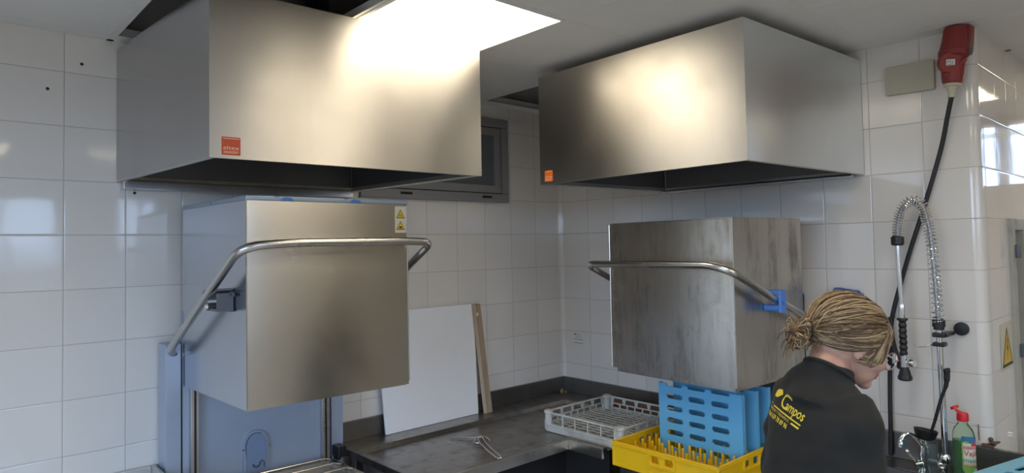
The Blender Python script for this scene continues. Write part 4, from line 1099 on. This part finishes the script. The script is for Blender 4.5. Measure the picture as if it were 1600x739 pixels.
body.ell(H(.076, 0, .034), hf * .022, hl * .050, hu * .030, 18, 10)
body.ell(H(.078, 0, -.068), hf * .020, hl * .026, hu * .018, 16, 10)
body.tube([H(.092, 0, .012), H(.103, 0, -.012), H(.116, 0, -.034), H(.098, 0, -.044)], [.008, .009, .0115, .009], 12)
for s_2 in (-1, 1):
    body.ball(H(.102, s_2 * .011, -.040), .0085, 12, 8)
    body.ell(H(.066, s_2 * .036, -.030), hf * .026, hl * .024, hu * .024, 14, 10)
    body.ell(H(-.002, s_2 * .069, -.020), hf * .016 + hu * .004, hl * .008, hu * .026, 14, 10)
body.ell(H(.098, 0, -.062), hf * .008, hl * .020, hu * .0055, 14, 8); body.ell(H(.095, 0, -.075), hf * .009, hl * .018, hu * .0065, 14, 8)
bme = remesh(body, .0042, 5)
o = bpy.data.objects.new('body', bme); bme.materials.append(M['skin']); bme.materials.append(M['lips'])
og = ORG[person.name]
for v in bme.vertices: v.co -= og
for p in bme.polygons:
    p.use_smooth = True
    c = p.center + og - HC
    if c.dot(hf) > .091 and abs(c.dot(hl)) < .021 and -.062 < c.dot(hu) < -.041: p.material_index = 1
link(o, person, og)
for s_2 in (-1, 1):
    e = B('eye').ball(H(.078, s_2 * .032, -.008), .0125); e.use('iris').ball(H(.0855, s_2 * .032, -.010), .006)
    obj('eye', e, person)
# sweatshirt
sw_ = B('sweater'); torso(sw_, .004)
for sgn in (-1, 1):
    A = arms[sgn]; pa = smooth_path([P(.045, sgn * .062, A[0].z - C7.z + (.040 if sgn < 0 else .018))] + A, 6)
    n = len(pa); sw_.tube(pa, [.058 - .020 * (i / (n - 1)) + .004 * math.sin(i * 1.3) for i in range(n)], 18)
    sw_.tube([P(.040, sgn * .020, -.010 if sgn > 0 else -.026), P(.042, sgn * .056, -.034 if sgn > 0 else -.058), P(.040, sgn * .092, -.072 if sgn > 0 else -.094)], [.048, .050, .050] if sgn > 0 else [.044, .046, .047], 18)
    sw_.ball(A[0] + V(0, 0, -.005), .058)
sw_.tube(smooth_path([P(.022, 0, -.08), P(.040, 0, -.035), P(.060, 0, .020)], 4), [.082, .078, .074, .070, .066, .063, .061, .060, .060], 22)
sme = remesh(sw_, .007, 10)
# folds
for v in sme.vertices:
    q = v.co - C7; k = noise.noise(V(q.dot(L_) * 9, q.dot(F_) * 9, q.z * 16)); k2 = noise.noise(V(q.dot(L_) * 26 + 5, q.dot(F_) * 26, q.z * 30))
    v.co += v.normal * (.0080 * k + .0022 * k2)
bvh = BVHTree.FromPolygons([v.co.copy() for v in sme.vertices], [list(p.vertices) for p in sme.polygons])
# cut the neck opening so that the neck leaves a clean collar
o = bpy.data.objects.new('sweatshirt', sme); sme.materials.append(M['sweater'])
for v in sme.vertices: v.co -= og
for p in sme.polygons: p.use_smooth = True
link(o, person, og); sweat = o
col = B('sweater'); ca = P(.0555, 0, .004)
cn = (P(.055, 0, .014) - P(.022, 0, -.03)).normalized(); cu_ = (F_ - cn * F_.dot(cn)).normalized(); cl = cn.cross(cu_)
col.tube([ca + cu_ * .0585 * math.cos(i * PI / 18) + cl * .0585 * math.sin(i * PI / 18) for i in range(36)], .0052, 10, closed=True)
obj('collar', col, sweat)
# print on the back, laid on the cloth
O_ = P(-.12, .090, -.022); side = (-L_ * .955 - Zv * .30).normalized(); upv = Zv * .93 + F_ * .37
upv = (upv - side * upv.dot(side)).normalized(); inn = upv.cross(side)
if inn.dot(F_) < 0: inn = -inn
pr = B('print_yellow'); PS = .56
def lay(me, ox, oy):
    vs = []
    for v in me.vertices:
        a = O_ + side * (ox + v.co.x) * PS + upv * (oy + v.co.y) * PS - inn * .25
        loc, nrm, idx, dist = bvh.ray_cast(a, inn)
        vs.append(loc + nrm * .0016 if loc else O_ + side * (ox + v.co.x) + upv * (oy + v.co.y))
    pr.raw(vs, [list(p.vertices) for p in me.polygons]); bpy.data.meshes.remove(me)
def sub(me, k=1):
    bm = bmesh.new(); bm.from_mesh(me); bmesh.ops.triangulate(bm, faces=bm.faces)
    bmesh.ops.subdivide_edges(bm, edges=[e for e in bm.edges if e.calc_length() > .012], cuts=k, use_grid_fill=False); bm.to_mesh(me); bm.free(); return me
def fl(poly): return sub(flat(poly, [], .0), 3)
leaf = [(-.052, -.004), (-.046, .012), (-.030, .020), (-.008, .026), (.004, .023), (.022, .010), (.006, -.006), (-.008, -.017), (-.030, -.020), (-.044, -.018)]
def shift(pl, dx, dy): return [(x + dx, y + dy) for x, y in pl]
lay(fl([(x * .85, y * .95) for x, y in leaf]), .045, .012)
lay(sub(text_mesh('C', .098, 0, .12)), .070, -.028)
lay(sub(text_mesh('ampos', .062, 0, 0., 'LEFT', .115, .0008)), .118, -.026)
lay(fl([(-.02, -.047), (.235, -.047), (.235, -.041), (-.02, -.041)]), 0, 0)
lay(sub(text_mesh('LIMPIEZAS Y DESINFECC.', .016, 0, 0., 'LEFT', .170)), .006, -.064)
lay(fl([(.185, -.064), (.232, -.064), (.236, -.056), (.189, -.056)]), 0, 0)
lay(sub(text_mesh('Móvil 639 78 89 96', .030, 0, 0., 'LEFT', .165, .0006)), .010, -.094)
obj('back_print', pr, sweat)
# trousers and shoes
tr = B('trousers')
ring_loft(tr, [(P(-.028, 0, -.72), L_ * .172, F_ * .118), (P(-.03, 0, -.66), L_ * .172, F_ * .118), (P(-.03, 0, -.60), L_ * .170, F_ * .115), (P(-.03, 0, -.56), L_ * .155, F_ * .105)])
for sgn in (-1, 1):
    lp = smooth_path(legs[sgn], 8); tr.tube([lp[0] + V(0, 0, .02)] + lp, [.092] + [.092 - .032 * i / 16 for i in range(17)], 18)
tme = remesh(tr, .008, 6)
for v in tme.vertices: v.co -= og
for p in tme.polygons: p.use_smooth = True
tme.materials.append(M['trousers']); link(bpy.data.objects.new('trousers', tme), person, og)
for sgn in (-1, 1):
    a_ = legs[sgn][-1]; zf = FL
    g0 = V(a_.x, a_.y, 0)
    sh = B('shoe'); ring_loft(sh, [(g0 - F_ * .065 + V(0, 0, zf + .03), L_ * .030, Zv * .030), (g0 - F_ * .03 + V(0, 0, zf + .042), L_ * .040, Zv * .042), (g0 + F_ * .05 + V(0, 0, zf + .040), L_ * .046, Zv * .040), (g0 + F_ * .12 + V(0, 0, zf + .030), L_ * .048, Zv * .030), (g0 + F_ * .185 + V(0, 0, zf + .022), L_ * .034, Zv * .022)], 18)
    sh.tube([g0 + V(0, 0, zf + .05), g0 + V(0, 0, zf + .10)], [.048, .046], 16)
    obj('shoe', sh, person, sharp=60)
# spectacles
gl = B('pearl')
for s_2 in (-1, 1):
    c = H(.104, s_2 * .034, -.012)
    gl.tube([c + hl * (.0245 * math.cos(i * PI / 14)) + hu * (.022 * math.sin(i * PI / 14)) + hf * (-.003 * math.cos(i * PI / 14) * s_2) for i in range(28)], .0016, 6, closed=True)
    gl.tube([H(.100, s_2 * .060, -.004), H(.070, s_2 * .074, -.003), H(.0, s_2 * .078, -.004), H(-.02, s_2 * .076, -.018)], .0015, 6)
    gl.tube([c + hl * s_2 * .023 + hu * .008, H(.100, s_2 * .060, -.004)], .0022, 6)
gl.tube([H(.106, -.010, -.006), H(.110, 0, -.002), H(.106, .010, -.006)], .0014, 6)
gs = obj('spectacles', gl, person)
for s_2 in (-1, 1):
    c = H(.104, s_2 * .034, -.012)
    obj('lens', B('lens').prism([(.0235 * math.cos(i * PI / 12), .021 * math.sin(i * PI / 12)) for i in range(24)], [], c, hl, hu, .0006), gs)
# hair: a cap over the skull and locks drawn back into a tied bun
RA = (.104, .085, .096); HO = (-.008, 0, .027)
def E(d, k=1.): return H(HO[0] + d[0] * RA[0] * k, HO[1] + d[1] * RA[1] * k, HO[2] + d[2] * RA[2] * k)
cap = B('hair_root'); nu, nv = 56, 36; vs, fs, keep = [], [], {}
axk = V(-.60, 0, .80)
def okdir(d): 
    lim = -.30 if d.x > .25 else -.24
    return d.dot(axk) > lim
grid = [[V(math.cos(p_) * math.cos(a), math.cos(p_) * math.sin(a), math.sin(p_)) for a in [2 * PI * i / nu for i in range(nu)]] for p_ in [-PI / 2 + PI * j / nv for j in range(nv + 1)]]
for j in range(nv):
    for i in range(nu):
        q = [grid[j][i], grid[j][(i + 1) % nu], grid[j + 1][(i + 1) % nu], grid[j + 1][i]]
        if all(okdir(d) for d in q):
            ids = []
            for d in q:
                key = tuple(round(x, 5) for x in d)
                if key not in keep: keep[key] = len(vs); vs.append(E(d, .985))
                ids.append(keep[key])
            if len(set(ids)) == 4: fs.append(ids)
            elif len(set(ids)) == 3: fs.append(list(dict.fromkeys(ids)))
cap.raw(vs, fs)
hr = obj('hair', cap, person, sharp=180)
st = B('hair')
TD = V(-.90, .0, -.40).normalized(); TIE = E(TD, 1.06)
hl_pts = [V(.86, 0, .50), V(.82, .38, .42), V(.72, .64, .25), V(.60, .80, -.02), V(.28, .93, -.22), V(-.05, .93, -.36), V(-.35, .80, -.52), V(-.60, .45, -.68), V(-.68, 0, -.75)]
loop = hl_pts + [V(p.x, -p.y, p.z) for p in hl_pts[-2:0:-1]]
def onloop(t_):
    t_ = (t_ % 1) * len(loop); i = int(t_); return loop[i % len(loop)].lerp(loop[(i + 1) % len(loop)], t_ - i).normalized()
def slerp(a, c, t_):
    om = math.acos(max(-1, min(1, a.dot(c))))
    return (a * math.sin((1 - t_) * om) + c * math.sin(t_ * om)) / math.sin(om) if om > 1e-4 else a
rnd = random.Random(3)
for i in range(2100):
    s0 = onloop(rnd.random()); inner = rnd.random() ** 1.6 * .55
    top = V(-.2, rnd.uniform(-.3, .3), 1).normalized()
    # hair falls from a parting on the crown, then sweeps back
    s0 = slerp(s0, TD, inner) if rnd.random() < .7 else slerp(s0, top, inner)
    e0 = (TD + V(rnd.gauss(0, .05), rnd.gauss(0, .09), rnd.gauss(0, .09))).normalized()
    n = 9; lift = rnd.uniform(.0, .035) + .05 * (rnd.random() ** 6); ph = rnd.uniform(0, 6); am = rnd.uniform(.0, .030)
    pts = []
    for k in range(n + 1):
        t_ = k / n; d = slerp(s0, e0, t_)
        sag = V(0, 0, -.10 * math.sin(PI * t_) * abs(d.y))
        d = (d + sag + V(am * math.sin(ph + 5 * t_), am * math.cos(ph + 6 * t_), 0)).normalized()
        pts.append(E(d, 1.0 + lift * math.sin(PI * min(1, t_ * 1.1 + .05))))
    rr = rnd.uniform(.0008, .0017)
    st.tube(pts, [rr * .5] + [rr] * (n - 1) + [rr * .7], 4, cap=False)
# locks at the temples and over the cheek
for s_2 in (-1, 1):
    for i in range(95):
        a = V(rnd.uniform(.50, .78), s_2 * rnd.uniform(.5, .8), rnd.uniform(.2, .55)).normalized()
        ln = rnd.uniform(.55, 1.) if s_2 < 0 else rnd.uniform(.3, .7)
        p0 = E(a, 1.02); p3 = H(rnd.uniform(-.004, .034), s_2 * rnd.uniform(.062, .074), .015 - .074 * ln)
        p1 = E((a + V(.02, s_2 * .28, -.25)).normalized(), 1.05); p2 = H(rnd.uniform(.018, .054), s_2 * .080, -.002 - .036 * ln)
        st.tube(smooth_path([p0, p1, p2, p3], 4), [rnd.uniform(.0010, .0019)] * 12 + [.0005], 4, cap=False)
# the bun: loose loops and ends round the tie
BC = TIE + (hf * -.020 - Zv * .012)
for i in range(560):
    th, ph = rnd.uniform(0, 2 * PI), rnd.uniform(-.6, .6)
    ax1 = (hl * math.cos(th) + hu * math.sin(th)); out = (hf * -1)
    R_ = rnd.uniform(.018, .036); ln = rnd.uniform(.5, 1.15); tw = rnd.uniform(-.5, .5)
    ax2 = ax1.cross(out)
    pts = []
    for k in range(8):
        t_ = k / 7 * PI * ln
        pts.append(TIE + out * (.002 + R_ * .85 * (1 - math.cos(t_)) * .62) + ax1 * (R_ * math.sin(t_) * 1.0 + .004) + ax2 * (tw * R_ * math.sin(t_ * .7)) - Zv * (.026 * (k / 7)))
    st.tube(pts, [rnd.uniform(.0012, .0022)] * 7 + [.0006], 4, cap=False)
for i in range(60):     # wisps
    d0 = (hl * rnd.gauss(0, 1) + hu * rnd.gauss(0, 1) - hf * .4).normalized(); b0 = BC + d0 * .028
    st.tube(smooth_path([b0, b0 + d0 * .016 - Zv * .004, b0 + d0 * rnd.uniform(.018, .03) - Zv * rnd.uniform(.012, .03)], 4), [.0009] * 8 + [.0004], 4, cap=False)
for i in range(50):     # fine hair on the nape
    a = rnd.uniform(-.5, .5); p0 = E(V(-.72, a, -.68).normalized(), 1.0)
    st.tube([p0, p0 - hf * .006 - hu * .012, p0 - hf * rnd.uniform(.004, .016) - hu * rnd.uniform(.018, .035)], [.0009, .0008, .0004], 4, cap=False)
st.use('hair_root').ell(BC - hf * .004, hf * .018, hl * .020, hu * .018, 16, 10)
obj('hair_strands', st, hr, sharp=180)
tb = B('rubber'); q1 = TIE + hf * .004
tb.tube([q1 + hl * (.021 * math.cos(i * PI / 12)) + hu * (.021 * math.sin(i * PI / 12)) for i in range(24)], .006, 8, closed=True)
obj('hair_tie', tb, hr)

# ---------------------------------------------------------------- light and camera
w = bpy.data.worlds.new('day'); S.world = w; w.use_nodes = True
bg = w.node_tree.nodes['Background']; bg.inputs[1].default_value = 1.
nt = w.node_tree; tc = nt.nodes.new('ShaderNodeTexCoord'); sp = nt.nodes.new('ShaderNodeSeparateXYZ'); nt.links.new(tc.outputs['Generated'], sp.inputs[0])
mr = nt.nodes.new('ShaderNodeMapRange'); mr.inputs[1].default_value = -.02; mr.inputs[2].default_value = .03; nt.links.new(sp.outputs[2], mr.inputs[0])
mw = nt.nodes.new('ShaderNodeMix'); mw.data_type = 'RGBA'; nt.links.new(mr.outputs[0], mw.inputs[0])
mw.inputs[6].default_value = (.55, .55, .52, 1); mw.inputs[7].default_value = (3.7, 5.1, 7.4, 1)      # ground, sky
nt.links.new(mw.outputs[2], bg.inputs[0])
def portal(loc, rot, sx, sy):
    l = bpy.data.lights.new('window_portal', 'AREA'); l.shape = 'RECTANGLE'; l.size = sx; l.size_y = sy; l.energy = 1.
    l.cycles.is_portal = True
    o = bpy.data.objects.new('window_portal', l); C.objects.link(o); o.location = Vector(loc) + V(0, 0, Z0); o.rotation_euler = rot
for a, c, zs, ze in WX: portal(((a + c) / 2, RY0 - .05, (zs + ze) / 2), (math.radians(90), 0, 0), c - a, ze - zs)
portal((RX0 - .05, -2.55, -.535), (math.radians(90), 0, math.radians(-90)), 2.7, 2.43)
portal((RX1 + .12, -3.04, .49), (math.radians(90), 0, math.radians(90)), 1.12, .42)
f, yaw, pt_, rl = 1033.61892, .7388, .03652, -.01952
fw = V(math.cos(pt_) * math.sin(yaw), math.cos(pt_) * math.cos(yaw), math.sin(pt_))
r0 = V(math.cos(yaw), -math.sin(yaw), 0); u0 = r0.cross(fw)
R_ = r0 * math.cos(rl) + u0 * math.sin(rl); U_ = u0 * math.cos(rl) - r0 * math.sin(rl)
cd = bpy.data.cameras.new('camera'); cam = bpy.data.objects.new('camera', cd); C.objects.link(cam)
cd.sensor_fit = 'HORIZONTAL'; cd.sensor_width = 36; cd.lens = f / 1600 * 36; cd.shift_y = -21.135 / 1600; cd.clip_start = .05
mx = Matrix((R_, U_, -fw)).transposed().to_4x4(); mx.translation = V(-3.03825, -2.88189, -.07608 + Z0); cam.matrix_world = mx
S.camera = cam
S.view_settings.view_transform = 'Standard'; S.view_settings.look = 'None'; S.view_settings.gamma = 1.; S.view_settings.use_curve_mapping = False
S.view_settings.exposure = .13
S.cycles.max_bounces = 8; S.cycles.diffuse_bounces = 5; S.cycles.glossy_bounces = 5; S.cycles.transmission_bounces = 6
S.cycles.sample_clamp_indirect = 8.
S.cycles.use_denoising = True
